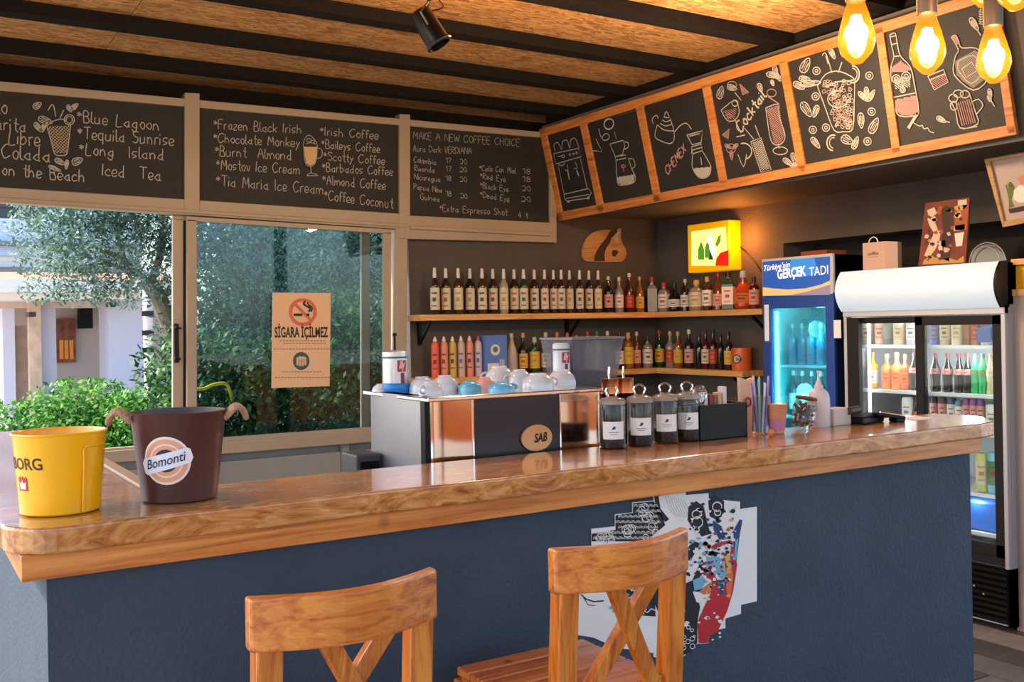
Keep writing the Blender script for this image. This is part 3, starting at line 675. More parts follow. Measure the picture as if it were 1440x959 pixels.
m = MB(); random.seed(3)
def pring(x, y, r, w, lv=3):
    pts = [PP(x+r*math.cos(2*math.pi*k/14), y+r*math.sin(2*math.pi*k/14), .0004*lv) for k in range(15)]; m.ribbon(pts, w, (0, -1, 0))
for k in range(26):
    x, y = random.choice([(random.uniform(260,470), random.uniform(175,290)), (random.uniform(345,440), random.uniform(110,180)), (random.uniform(130,235), random.uniform(262,295))])
    pring(x, y, random.uniform(9, 26), .002)
for k in range(30):
    x, y = random.uniform(215, 430), random.uniform(475, 660); a = random.uniform(0, 3)
    m.ribbon([PP(x, y, .0012), PP(x+28*math.cos(a), y+28*math.sin(a), .0012), PP(x+40*math.cos(a+.5), y+40*math.sin(a+.5), .0012)], .0025, (0,-1,0))
for k in range(16): pring(random.uniform(560, 655), random.uniform(720, 860), random.uniform(5, 13), .002)
for x,y,r_ in ((660,160,22),(665,200,28),(660,240,14),(768,120,24),(770,150,16),(845,120,20),(860,130,12)): pring(x, y, r_, .003)
m.build('white_line_print', M_paper, po, kind='stuff')
for name_, c_, rg, nn, sz in (('small_print_shape', bk, (600, 850, 90, 480), 46, 11), ('small_print_shape', lb, (620, 860, 280, 560), 34, 10), ('small_print_shape', M_red, (700, 860, 230, 560), 24, 10), ('small_print_shape', M_paper, (560, 860, 130, 820), 60, 9), ('small_print_shape', yl, (690, 850, 180, 600), 16, 9), ('small_print_shape', bl_, (700, 870, 160, 560), 26, 9), ('small_print_shape', lb, (200, 430, 460, 660), 22, 9), ('small_print_shape', bl_, (215, 430, 470, 665), 30, 12)):
    m = MB()
    for k in range(nn):
        x, y = random.uniform(rg[0], rg[1]), random.uniform(rg[2], rg[3]); s_ = sz*random.uniform(.4, 1.2); a_ = random.random()*3
        m.flat([PP(x+s_*math.cos(a_+q)*(1+.7*(j % 2)), y+s_*math.sin(a_+q), .0028) for j, q in enumerate((0, 1.3, 2.6, 3.6, 5.0))])
    m.build(name_, c_, po, kind='stuff')
m = MB()
for r_i in range(7):
    for c_i in range(14):
        x, y = 135+c_i*26+(13 if r_i % 2 else 0), 120+r_i*28
        if (y < 165 and x < 335) or (y < 235 and x < 243) or x > 470 or y > 292: continue
        for rr in (6, 12): m.ribbon([PP(x+rr*math.cos(math.pi+math.pi*k/6), y+rr*1.1*math.sin(math.pi+math.pi*k/6), .0022) for k in range(7)], .0013, (0, -1, 0))
m.build('scallop_print', M_paper, po, kind='stuff')
m = MB()
for k in range(8): m.ribbon([PP(500+k*13, 60+k*3, .0008), PP(520+k*14, 130, .0008), PP(560+k*10, 175, .0008)], .0006, (0,-1,0))
m.ribbon([PP(62,575,.0008),PP(90,600,.0008),PP(130,612,.0008),PP(180,608,.0008)], .003, (0,-1,0)); m.ribbon([PP(70,580,.0008),PP(100,630,.0008),PP(135,632,.0008)], .002, (0,-1,0)); m.build('thin_line_print', bk, po)

# ================================================================ bar stools
def stool(x0, label):
    t = thing('bar_stool', label, 'bar stool', (x0, 1.50, 0), 0, 'crossback bar stools')
    W = .300
    for x in (.022, W-.022):
        m = local(); m.bar((x, .02, 0), (x, .012, .78), .038, .042, up=(1,0,0)); m.add(*_post_top(x)); m.build('back_leg', M_stoolZ, t, bevel=.004)
    for x in (.0, W):
        m = local(); m.bar((x, .335, 0), (x, .335, .765), .036, .036, up=(1,0,0)); m.build('front_leg', M_stoolZ, t, bevel=.004)
    # curved top rail
    m = local(); n = 12; vs = []; fs = []
    for i in range(n+1):
        u = i/n; x = -.008+u*(W+.016); y = -.008-.052*math.sin(math.pi*u)
        for (dy, z) in ((-.013, 1.018), (.013, 1.018), (.013, 1.100), (-.013, 1.100)): vs.append((x, y+dy, z))
    for i in range(n):
        a = i*4
        for k in range(4): fs.append((a+k, a+4+k, a+4+(k+1)%4, a+(k+1)%4))
    fs += [(0,1,2,3), tuple(n*4+k for k in (3,2,1,0))]
    m.add(vs, fs); m.build('top_rail', M_stoolX, t, bevel=.005)
    m = local(); m.bar((.095, -.048, 1.04), (W-.070, .0, .80), .031, .02, up=(0,-1,0)); m.build('cross_slat', M_stoolZ, t, bevel=.003)
    m = local(); m.bar((W-.080, -.036, 1.04), (.070, .014, .80), .031, .02, up=(0,-1,0)); m.build('cross_slat', M_stoolZ, t, bevel=.003)
    m = local(); m.bar((.02, .012, .803), (W-.02, .012, .803), .022, .03); m.build('lower_rail', M_stoolX, t, bevel=.003)
    for k in range(6):
        m = local(); y = .022+k*.055; m.box((-.012, y, .772), (W+.012, y+.049, .79)); m.build('seat_slat', M_stoolX, t, bevel=.003)
    for nm, a, b in (('apron', (0, .335, .745), (W, .335, .745)), ('apron', (.0, .02, .745), (.0, .335, .745)), ('apron', (W, .02, .745), (W, .335, .745)), ('apron', (.02, .02, .745), (W-.02, .02, .745)),
                     ('stretcher', (0, .335, .28), (W, .335, .28)), ('stretcher', (0, .02, .36), (0, .335, .36)), ('stretcher', (W, .02, .36), (W, .335, .36)), ('stretcher', (.02, .02, .30), (W-.02, .02, .30))):
        m = local(); m.bar(a, b, .018, .05 if nm == 'apron' else .03); m.build(nm, M_stoolX, t, bevel=.003)
    return t
def _post_top(x):
    m = MB(); m.bar((x, .012, .78), (x, -.008, 1.03), .036, .042, up=(1,0,0)); return m.v, m.f
stool(.458, 'orange pine bar stool with a cross back at bottom left, clear of the poster')
stool(1.010, 'orange pine bar stool with a cross back and slatted seat, in front of the poster')
# ================================================================ bottle shelves
def box_thing(name, label, cat, a, b, m, bevel=.003, group=None):
    o = MB(); c = ((a[0]+b[0])/2, (a[1]+b[1])/2, a[2])
    o.world = False; o.box([a[i]-c[i] for i in range(3)], [b[i]-c[i] for i in range(3)]); q = o.build(name, m, None, bevel=bevel); q.location = c; return tag(q, label, cat, group)
ZU, ZL = 1.585, 1.165
M_shelfY = wood('shelf_wood_side', hexc('b87a38'), hexc('d69a55'), hexc('e6b374'), 'Y', 1.2, .45, .1)
for nm, z, xl, ye, lab in (('bottle_shelf', ZU, 2.93, 4.745, 'upper wooden corner shelf carrying the long row of syrup bottles'), ('bottle_shelf', ZL, 2.90, 4.93, 'lower wooden corner shelf carrying squeeze bottles and liqueurs')):
    t = thing(nm, lab, 'shelf', (4, 5.9, z-.04))
    MB().prism([(xl, Y1-.2, z-.04), (X2-.2, Y1-.2, z-.04), (X2, Y1, z-.04), (xl, Y1, z-.04)], (0,0,.04)).build('board', M_shelf, t, bevel=.003)
    MB().prism([(X2-.2, Y1-.2, z-.04), (X2-.2, ye, z-.04), (X2, ye, z-.04), (X2, Y1, z-.04)], (0,0,.04)).build('board', M_shelfY, t, bevel=.003)
    for x in (3.0, 4.2):
        m = MB(); m.box((x, Y1-.025, z-.20), (x+.025, Y1-.001, z-.04)); m.bar((x+.012, Y1-.17, z-.05), (x+.012, Y1-.012, z-.19), .015, .018); m.build('bracket', M_plastic, t)
    m = MB(); m.box((X2-.025, ye+.1, z-.18), (X2-.001, ye+.125, z-.04)); m.bar((X2-.17, ye+.11, z-.05), (X2-.012, ye+.11, z-.17), .015, .018); m.build('bracket', M_plastic, t)

PROF = {
 'syrup': [(.86,0),(1,.03),(1,.60),(.9,.66),(.42,.76),(.34,.80),(.34,.88)],
 'wine': [(.9,0),(1,.02),(1,.56),(.93,.63),(.5,.70),(.36,.76),(.33,.92)],
 'tall': [(.9,0),(1,.02),(1,.5),(.8,.62),(.45,.75),(.33,.84),(.3,.93)],
 'spirit': [(.92,0),(1,.03),(1,.66),(.85,.73),(.4,.78),(.36,.82),(.36,.88)],
 'flask': [(.6,0),(.95,.08),(1,.30),(.9,.50),(.6,.62),(.33,.70),(.3,.86)],
 'squeeze': [(.95,0),(1,.02),(1,.76),(.9,.82),(.6,.86),(.5,.88),(.42,.885)],
 'coke': [(.85,0),(1,.04),(.86,.25),(.98,.45),(.95,.58),(.55,.74),(.36,.86),(.36,.93)],
 'can': [(.88,0),(1,.04),(1,.92),(.85,.98),(.85,1.0)],
}
LAB = {'syrup': (.10,.57), 'wine': (.14,.50), 'tall': (.12,.44), 'spirit': (.14,.60), 'flask': (.16,.42), 'squeeze': (.12,.70), 'coke': (.46,.60), 'can': (.2,.8)}
CAP = {'syrup': .36, 'wine': .40, 'tall': .36, 'spirit': .42, 'flask': .36, 'squeeze': .5, 'coke': .42, 'can': .2}
_bm = {}
def bottle(shape, h, r, body, cap, lab, loc, label, rz=-.6, group=None, cat='bottle', name='bottle', pr_=None, neck=None, sq=False):
    if group and group.startswith('spirit'): r *= 1.1
    t = thing(name, label, cat, loc, rz, group)
    n = 4 if sq else 14
    key = (shape, round(h,3), round(r,4), body.name, cap.name if cap else 0, lab.name if lab else 0, pr_.name if pr_ else 0, neck.name if neck else 0, sq)
    if key not in _bm:
        L = []; ax = Matrix.Rotation(R(45), 3, 'Z') if sq else None; k = 1.2 if sq else 1
        def lathe(prof, nn=n): return local().lathe(prof, nn, ax=ax)
        b = lathe([(a*r*(k if z < .7 else 1), z*h) for a, z in PROF[shape]]).build('glass_body' if shape not in('can','squeeze') else 'shell', body, t, smooth=not sq); L.append(b)
        if cap: z0 = PROF[shape][-1][1]; cr_ = CAP[shape]*r; L.append(local().lathe([(cr_, (z0-.03)*h), (cr_, h*(z0+.03)), (cr_*.85 if shape != 'squeeze' else cr_*.3, h)], 10).build('cap', cap, t, smooth=True))
        if neck: L.append(local().lathe([(.36*r, .775*h), (.40*r, .80*h), (.40*r, .87*h), (.36*r, .88*h)], 10).build('neck_seal', neck, t, smooth=True))
        if lab:
            a, z = LAB[shape]; rr = r*1.012*k
            L.append(local().lathe([(rr, a*h), (rr, z*h)], n, ax=ax, close=False).build('label', lab, t, smooth=not sq))
            if pr_:
                m = local(); zc = (a+z)/2*h; hh = (z-a)*h
                for (z0, z1, sp_) in ((zc+hh*.22, zc+hh*.30, .55), (zc-hh*.12, zc+hh*.06, .38), (zc-hh*.34, zc-hh*.29, .6)):
                    ks = 6; R2 = rr*(1.01 if not sq else .725)
                    for i in range(ks):
                        a0 = -math.pi/2-sp_+2*sp_*i/ks; a1 = -math.pi/2-sp_+2*sp_*(i+.8)/ks
                        if sq: p = [(R2*math.sin(q+math.pi/2), -R2-.0003) for q in (a0, a1)]
                        else: p = [(R2*math.cos(q), R2*math.sin(q)) for q in (a0, a1)]
                        m.flat([(p[0][0],p[0][1],z0), (p[1][0],p[1][1],z0), (p[1][0],p[1][1],z1), (p[0][0],p[0][1],z1)])
                L.append(m.build('label_print', pr_, t))
        _bm[key] = L
    else:
        for o in _bm[key]: c = o.copy(); COL.objects.link(c); c.parent = t
    return t
gm = lambda n, h, **k: mat(n, hexc(h), k.pop('rough', .12), coat=.6, **k)
g_dark, g_brown, g_amber = gm('dark_syrup_glass', '2a1712'), gm('brown_glass', '3f2412'), gm('amber_glass', '5f3210')
g_green, g_black, g_red, g_clear = gm('green_glass', '1c3a20'), gm('black_glass', '141214'), gm('red_glass', '4a0e16'), gm('clear_glass_bottle', '857d76')
g_pale, g_gold, g_grey = gm('pale_syrup_glass', '9b9078'), gm('gold_liquor', '87521a'), gm('grey_glass', '5d5a5c')
l_cream, l_white, l_yel, l_org, l_redd = [mat('label_'+n, hexc(h), .6) for n, h in (('cream','cfc1a6'),('white','ddd6cc'),('yellow','d3a93e'),('orange','cf6a2a'),('red','b0332c'))]
l_pink, l_green, l_blue = mat('label_pink','x' and hexc('d39a8e'), .6), mat('label_green', hexc('3f7a4a'), .6), mat('label_blue', hexc('4c62a0'), .6)
c_white, c_red, c_gold, c_blk, c_grn, c_pnk, c_sil, c_org = [mat('cap_'+n, hexc(h), .4) for n, h in (('white','d8cfc5'),('red','a5222a'),('gold','c49a45'),('black','1b181a'),('green','2f6a44'),('pink','b8456a'),('silver','b9b5b0'),('orange','c96a35'))]
i_dark, i_red, i_wine, i_gold = [mat('print_'+n, hexc(h), .6) for n, h in (('dark','3a2a20'),('red','a02a28'),('wine','6d1f35'),('gold','b08a3a'))]
random.seed(21)
# upper shelf, window-wall side: seventeen syrup bottles
sy = [612, 627.5, 645, 661.5, 678.6, 693.7, 709, 723.5, 737, 752, 766.5, 778.8, 790, 801.5, 815.7, 828.8, 841.8]
bodies = [g_dark, g_dark, g_brown, g_black, g_brown, g_dark, g_pale, g_dark, g_green, g_dark, g_brown, g_dark, g_dark, g_brown, g_dark, g_black, g_brown]
prints = [i_dark, i_red, i_gold, i_gold, i_dark, i_wine, i_gold, i_red, i_dark, i_dark, i_red, i_red, i_dark, i_gold, i_dark, i_dark, i_gold]
colr = {'dark_syrup_glass':'dark', 'brown_glass':'brown', 'black_glass':'black', 'pale_syrup_glass':'clear pale', 'green_glass':'dark green'}
for i, px in enumerate(sy):
    y = 5.90+(.012 if i % 2 else -.012); x = onY(px, 437, y).x
    bottle('syrup', .310, .0315 if i < 10 else .028, bodies[i], c_white, l_cream, (x, y, ZU), '%s syrup bottle with cream label, %s on the upper shelf' % (colr[bodies[i].name], nth(i)), group='syrup bottles on the upper shelf', pr_=prints[i], neck=c_white)
U = [ # px, wall, shape, h, r, body, cap, label, print, text
 (856,'b','wine',.27,.030,g_black,c_sil,l_pink,i_wine,'slim dark bottle with a pinkish label and silver top, first after the syrup row'),
 (871,'b','wine',.265,.030,g_clear,c_sil,l_white,i_red,'clear bottle with a white and orange label, second after the syrup row'),
 (885.5,'b','tall',.295,.032,g_red,c_white,l_redd,i_gold,'red-labelled bottle with a white cap beside the yellow-labelled one, upper shelf'),
 (900,'b','tall',.27,.030,g_gold,c_gold,l_yel,i_red,'amber bottle with a yellow label and gold cap near the upper shelf corner'),
 (917,'b','spirit',.27,.038,g_clear,c_red,None,None,'clear square-shouldered bottle with a red cap at the shelf corner, upper shelf'),
 (934,'s','spirit',.225,.044,g_clear,c_red,l_white,i_red,'squat clear bottle with red top just past the upper shelf corner'),
 (949,'s','flask',.22,.046,g_black,c_blk,l_white,i_dark,'squat black bottle with a low pale label on the upper shelf'),
 (964,'s','wine',.24,.032,g_dark,c_sil,l_white,i_dark,'narrow dark bottle with a white label on the upper shelf past the corner'),
 (980,'s','spirit',.225,.052,g_clear,c_gold,l_cream,i_gold,'broad pale decanter-like bottle with gold stopper on the upper shelf'),
 (995,'s','spirit',.245,.036,g_brown,c_gold,l_white,i_dark,'brown bottle with a white label and yellow cap below the yellow light box'),
 (1010.5,'s','tall',.265,.036,g_amber,c_red,l_pink,i_red,'tall bottle with red cap and pinkish label below the yellow light box'),
 (1025,'s','spirit',.27,.042,g_green,c_blk,l_white,i_red,'square green bottle with white label, right of the red-capped one'),
 (1046,'s','flask',.265,.060,mat('orange_red_glass', hexc('a8401c'), .15, coat=.6),c_sil,l_org,i_dark,'round-bellied orange-red bottle near the right end of the upper shelf'),
 (1061,'s','spirit',.22,.032,g_red,c_blk,l_pink,i_wine,'small dark red bottle at the right end of the upper shelf'),
]
for px, wll, sh, h, r, b, c, l, p_, tx in U:
    P = onY(px, 437, 5.90) if wll == 'b' else onX(px, 437, X2-.10)
    x, y = (P.x, 5.90) if wll == 'b' else (X2-.10, P.y)
    bottle(sh, h, r, b, c, l, (x, y, ZU), tx, rz=(-.6 if wll == 'b' else -1.0), pr_=p_, group='spirit bottles on the upper shelf', sq='square' in tx)
# lower shelf
sauce = [(612.5,'dd5a3c','red squeeze bottle of topping sauce, leftmost on the lower shelf','cap_white','print_wine'), (625,'d98a6c','salmon squeeze bottle of topping sauce, second on the lower shelf','cap_white','print_red'), (637,'c9a54e','yellow and black squeeze bottle of topping sauce on the lower shelf','cap_white','print_dark'),
         (649,'c9a79a','pale squeeze bottle with violet marks on the lower shelf','cap_white','label_blue'), (661,'dc8a74','pink squeeze bottle with magenta marks on the lower shelf','cap_white','print_wine'), (673,'c7b3b8','whitish squeeze bottle with violet band, last of the squeeze bottles before the blue box','cap_pink','label_blue')]
for px, hx, tx, cp, pn in sauce:
    x = onY(px, 528, 5.90).x; sm = mat('sauce_'+hx, hexc(hx), .35)
    bottle('squeeze', .275, .0265, sm, _mats[cp], sm, (x, 5.90, ZL), tx, pr_=_mats[pn], group='squeeze bottles on the lower shelf')
# blue display box with small jars
t = thing('gift_box', 'blue card display box with a white mug picture, between squeeze bottles and pale bottle', 'box', onY(696, 523, 5.88)); bx0, bx1 = onY(682, 500, 5.86).x, onY(711, 500, 5.86).x
MB().box((bx0, 5.84, ZL), (bx1, 5.93, ZL+.275)).build('carton', mat('carton_blue', hexc('5c7ec0'), .6), t, bevel=.002)
xm = (bx0+bx1)/2
m = MB(); m.lathe([(.0, 0), (.038, 0), (.038, .001)], 20, c=(xm-.012, 5.839, ZL+.175), ax=Matrix.Rotation(R(90), 3, 'X')); m.build('mug_print', l_white, t)
m = MB(); m.lathe([(.0, 0), (.02, 0), (.02, .0012)], 16, c=(xm-.012, 5.838, ZL+.178), ax=Matrix.Rotation(R(90), 3, 'X')); m.build('mug_shade_print', mat('print_slate', hexc('5b6a86'), .6), t)
MB().box((bx0+.008, 5.835, ZL+.02), (xm+.012, 5.84, ZL+.085)).build('label', l_white, t); MB().box((bx0+.02, 5.8335, ZL+.035), (xm+.0, 5.835, ZL+.05)).build('label_print', i_red, t)
for k in range(3): MB().box((xm+.022+k*.014, 5.835, ZL+.02), (xm+.029+k*.014, 5.84, ZL+.11)).build('stick_print', l_cream, t)
Lw = [
 (720,'b','tall',.285,.036,mat('opaque_pale_glass', hexc('b8a79a'), .3),c_sil,None,None,'pale frosted tapering bottle right of the blue box on the lower shelf'),
 (736,'b','wine',.285,.030,g_black,c_gold,l_yel,i_red,'dark bottle with a tall yellow label and gold top on the lower shelf'),
 (752,'b','spirit',.255,.034,g_green,c_sil,l_yel,i_gold,'green bottle with a yellow-green label, middle of the left lower shelf'),
 (768,'b','wine',.285,.032,g_grey,c_sil,l_white,i_dark,'grey bottle with silver top and white label on the lower shelf'),
 (784,'b','wine',.285,.030,g_clear,c_org,l_white,i_red,'clear bottle with an orange cap behind the white canister'),
 (798.5,'b','wine',.280,.030,g_red,c_pnk,None,None,'bottle with a bright pink cap just left above the grinder hopper'),
 (811,'b','wine',.262,.030,g_red,c_pnk,None,None,'lower bottle with a dark pink cap above the grinder hopper'),
 (827,'b','wine',.285,.030,g_clear,c_red,None,None,'bottle with a red and white neck above the grinder hopper'),
 (840,'b','wine',.285,.030,g_clear,c_grn,None,None,'bottle with a green and white neck above the grinder hopper'),
 (855,'b','wine',.285,.030,g_dark,c_sil,None,None,'bottle with a pale silver neck above the right edge of the hopper'),
 (871.5,'b','wine',.270,.030,g_dark,c_blk,l_white,i_red,'dark bottle half hidden by the grinder, leftmost of the right lower shelf'),
 (884,'b','spirit',.270,.036,g_gold,c_gold,l_yel,i_gold,'golden bottle with a yellow label and gold cap on the right lower shelf'),
 (896,'b','wine',.275,.028,g_amber,c_sil,l_pink,i_red,'slim amber bottle with pinkish label on the right lower shelf'),
 (911,'b','spirit',.235,.036,g_clear,c_blk,l_white,i_dark,'short bottle with a broad white label at the lower shelf corner'),
 (928,'s','wine',.285,.034,g_green,c_red,l_yel,i_red,'green bottle with red cap and yellow label on the right lower shelf'),
 (943,'s','wine',.275,.034,g_clear,c_gold,l_redd,i_gold,'bottle with red label and pale gold cap on the right lower shelf'),
 (954,'s','wine',.272,.032,g_gold,c_gold,l_yel,i_gold,'yellow-green bottle with a cream-yellow label on the right lower shelf'),
 (969.5,'s','wine',.285,.032,g_dark,c_white,l_pink,i_wine,'dark red bottle with a white cap and small pink label on the right lower shelf'),
 (984,'s','wine',.255,.030,g_black,c_blk,None,None,'plain black bottle without a label on the right lower shelf'),
 (993,'s','wine',.285,.030,g_red,c_blk,l_cream,i_wine,'wine-red bottle with a cream label on the right lower shelf'),
 (1003.5,'s','wine',.285,.030,g_dark,c_blk,l_redd,i_gold,'dark bottle with a crimson label on the right lower shelf'),
 (1014,'s','wine',.255,.026,g_black,c_blk,None,None,'slim plain black bottle next to the crimson-labelled one'),
 (1025,'s','wine',.270,.030,g_dark,c_blk,l_yel,i_gold,'dark bottle with an orange-yellow label left of the orange tin'),
]
for px, wll, sh, h, r, b, c, l, p_, tx in Lw:
    P = onY(px, 517, 5.90) if wll == 'b' else onX(px, 517, X2-.10)
    x, y = (P.x, 5.90) if wll == 'b' else (X2-.10, P.y)
    bottle(sh, h, r, b, c, l, (x, y, ZL), tx, rz=(-.6 if wll == 'b' else -1.0), pr_=p_, group='spirit bottles on the lower shelf')
P = onX(1043, 517, X2-.10)
t = thing('tin', 'orange tin with a dark round emblem at the right end of the lower shelf', 'tin', (X2-.10, P.y, ZL), -1.0)
local().lathe([(.066,0),(.068,.01),(.068,.145),(.066,.155),(.060,.158)], 24).build('tin_body', mat('tin_orange', hexc('d1602a'), .35), t, smooth=True)
m = local(); 
for rr, mm_, zz in ((.032, 'tin_black', .0), (.024, 'tin_pale', .0006)):
    m = local(); pts = []
    for k in range(20):
        a = 2*math.pi*k/20; u, v = rr*math.cos(a), rr*math.sin(a); q = (u-.02)/.0685-math.pi/2; pts.append(((.0687+zz)*math.cos(q), (.0687+zz)*math.sin(q), .08+v))
    c0 = (0,0,0); q = -.02/.0685-math.pi/2; pts.append(((.0692+zz)*math.cos(q), (.0692+zz)*math.sin(q), .08))
    m.add(pts, [(k, (k+1) % 20, 20) for k in range(20)]); m.build('emblem', mat(mm_, hexc('1d1a1a' if 'black' in mm_ else 'c7b9a6'), .5), t)
m = local()
for k in range(5): m.box((.069*math.cos(-1.87+.12*k)-.002, .0708*math.sin(-1.87+.12*k)-.001, .066+.006*(k % 2)), (.069*math.cos(-1.87+.12*k)+.003, .0708*math.sin(-1.87+.12*k), .094-.005*(k % 3)))
m.build('emblem_mark', mat('tin_black', (0,0,0)), t)

# wooden slice plaque
def pw(x, y, yy=Y1-.02): return onY(800+x/3.69, 300+y/3.69, yy)
t = thing('wood_plaque', 'rounded wooden slice plaque with a dark painted profile on the wall above the syrup bottles', 'plaque', pw(185, 250))
out = smooth_pts([(70,225),(72,180),(95,125),(140,92),(200,85),(240,95),(258,78),(272,82),(270,110),(275,150),(295,185),(298,215),(285,243),(250,252),(110,250),(85,244),(70,225)], 3)
MB().prism([pw(*p) for p in out[:-1]], (0, .018, 0)).build('slice', wood('plaque_wood', hexc('8f5a30'), hexc('b07a4a'), hexc('c08d5c'), 'X', 1.5, .5, 0, knots=False), t)
m = MB(); m.flat([pw(x, y, Y1-.021) for x, y in smooth_pts([(132,248),(135,215),(160,170),(195,125),(215,92),(250,90),(245,110),(222,125),(215,150),(195,180),(185,215),(188,248)], 3)]); m.flat([pw(x, y, Y1-.0212) for x, y in [(222,200),(232,190),(252,192),(256,205),(240,225),(226,222)]]); m.build('painted_profile', mat('plaque_dark', hexc('35201a'), .6), t)
m = MB(); m.flat([pw(x, y, Y1-.0215) for x, y in [(232,118),(250,98),(262,90),(268,105),(255,125),(262,140),(245,145),(234,135)]]); m.build('painted_flower', mat('plaque_grey', hexc('b1a69a'), .6), t)

# yellow light box
def pb(x, y, xx=4.98): return onX(800+x/3.69, 300+y/3.69, xx)
y0, y1 = onX(1025, 340, 4.98).y, onX(966, 340, 4.98).y
t = thing('light_box', 'glowing yellow light box sign with bottles and a red corner, on the right wall', 'light box', (4.97, (y0+y1)/2, 1.865))
M_lby = mat('lightbox_yellow', hexc('e8a400'), .4, emit=.24, ecol=(1,.44,0))
MB().box((4.9850, y0, 1.865), (X2, y1, 2.215)).build('case', M_lby, t, bevel=.008)
M_lbw = mat('lightbox_panel', hexc('f4e88a'), .4, emit=.5, ecol=(1,.86,.25))
m = MB(); m.prism([pb(635,95), pb(812,68), pb(812,245), pb(635,265)], (-.0, 0, 0)); m = MB(); m.flat([pb(635,95,4.9840), pb(812,68,4.9840), pb(828,272,4.9840), pb(635,272,4.9840)]); m.build('lit_panel', M_lbw, t)
m = MB()
for q in ([(670,240),(670,190),(680,160),(686,145),(692,160),(702,190),(702,240)], [(705,232),(706,180),(716,150),(728,160),(730,230)], [(760,160),(775,120),(790,110),(785,150),(768,175)]): m.flat([pb(*p, 4.9830) for p in q])
m.build('bottle_print', mat('lb_green', hexc('3f7d2a'), .5, emit=.35, ecol=hexc('5a9a30')), t)
m = MB(); m.flat([pb(*p, 4.9835) for p in [(725,240),(728,190),(745,180),(748,240)]]); m.build('bottle_print', mat('lb_navy', hexc('263a60'), .5, emit=.2), t)
m = MB(); m.flat([pb(*p, 4.9820) for p in [(760,272),(765,235),(785,205),(828,190),(828,272)]]); m.build('corner_print', mat('lb_red', hexc('d8140c'), .5, emit=.7), t)
m = MB(); m.flat([pb(*p, 4.9832) for p in [(715,130),(738,105),(745,150),(765,190),(750,235),(735,200)]]); m.build('splash_print', mat('lb_white', hexc('ffffff'), .5, emit=1.0), t)
m = MB(); m.tube(smooth_pts([(5.09, y0+.005, 2.03), (5.09, y0-.10, 1.95), (5.085, y0-.23, 1.80), (5.085, y0-.305, 1.66), (5.085, y0-.31, 1.58)], 4), .004, 6); m.build('power_cord', M_plastic, t)
point_light((4.96, y0-.09, 2.08), 5, (1, .33, .05), .06)

# ================================================================ refrigerators
FX = 4.488
def fz(px, py): return onX(px, py, FX)
# blue one
t = thing('blue_fridge', 'narrow blue glass-door drinks fridge lit cyan inside, with a slogan header', 'refrigerator', (FX+.25, 4.06, 0))
ya, yb_ = 3.80, 4.335
M_blue = mat('fridge_blue', hexc('163a8c'), .35); M_navyb = mat('fridge_side_navy', hexc('12203a'), .4)
for a, b in (((FX+.02, ya, 0), (FX+.55, ya+.02, 1.87)), ((FX+.02, yb_-.02, 0), (FX+.55, yb_, 1.87)), ((FX+.53, ya, 0), (FX+.55, yb_, 1.87)), ((FX+.02, ya, 0), (FX+.55, yb_, .25)), ((FX+.02, ya, 1.655), (FX+.55, yb_, 1.87))):
    MB().box(a, b).build('cabinet_panel', M_navyb, t)
MB().box((FX, ya, 1.655), (FX+.02, yb_, 1.875)).build('header_frame', mat('header_frame_silver', hexc('b9b6b0'), .35), t, bevel=.004)
hq = lambda x, y, e=0: onX(1050+x/3.994, 340+y/3.994, FX-.001-e)
m = MB(); m.flat([hq(90,112), hq(468,82), hq(468,298), hq(90,305)]); m.build('header_sign', mat('sign_blue', hexc('1d4fa8'), .3, emit=.25, noise=.25, nscale=1.5), t)
m = MB(); m.flat([hq(250,100,.0004), hq(380,90,.0004), hq(400,180,.0004), hq(300,200,.0004), hq(230,150,.0004)]); m.build('header_glow_print', mat('sign_sky', hexc('2f7fd0'), .3, emit=.25), t)
m = MB(); m.flat([hq(x, y, .0006) for x, y in [(90,255),(150,262),(230,268),(330,262),(420,240),(468,218),(468,240),(400,262),(330,282),(240,300),(90,303)]]); m.build('header_swoosh', mat('sign_gold', hexc('d9b070'), .4, emit=.25), t)
m = MB(); m.flat([hq(x, y, .0005) for x, y in [(330,282),(400,262),(468,240),(468,298),(240,302)]]); m.build('header_corner', mat('sign_mauve', hexc('8d7f96'), .4, emit=.15), t)
Mw = mat('sign_white', hexc('f0f0f2'), .4, emit=.35)
Xs, Ys = Vector((0,-1,0)), Vector((0,0,1))
m = MB(); put_text(m, "Türkiye'nin", hq(97,165,.002), (Vector((0,-1,.06))).normalized(), Ys, width=.205, height=.035, shear=.25, bold=.012); m.build('header_lettering', Mw, t)
m = MB(); put_text(m, "GERÇEK", hq(172,208,.002), (Vector((0,-1,.05))).normalized(), Ys, width=.22, height=.055, bold=.035); m.build('header_lettering', Mw, t)
m = MB(); put_text(m, "TADI", hq(352,194,.002), (Vector((0,-1,.05))).normalized(), Ys, width=.135, height=.05); m.build('header_lettering', Mw, t)
dr = lambda a, b, nm, mm: MB().box(a, b).build(nm, mm, t, bevel=.003)
dr((FX, ya, .25), (FX+.025, ya+.06, 1.65), 'door_stile', M_blue); dr((FX, yb_-.06, .25), (FX+.025, yb_, 1.65), 'door_stile', M_blue); dr((FX, ya+.06, 1.575), (FX+.025, yb_-.06, 1.65), 'door_rail', M_blue); dr((FX, ya+.06, .25), (FX+.025, yb_-.06, .32), 'door_rail', M_blue)
dr((FX-.004, yb_-.05, 1.38), (FX, yb_-.015, 1.60), 'door_label', M_white)
dr((FX+.008, ya+.06, .32), (FX+.014, yb_-.06, 1.575), 'door_glass', glass('cyan_glass', (.62, .93, .98), .0))
MB().box((FX+.51, ya+.02, .25), (FX+.528, yb_-.02, 1.655)).build('liner', mat('liner_cyan', hexc('86c4c8'), .5), t)
M_tube = mat('cool_tube', (1,1,1), .4, emit=3, ecol=(.4, .95, 1))
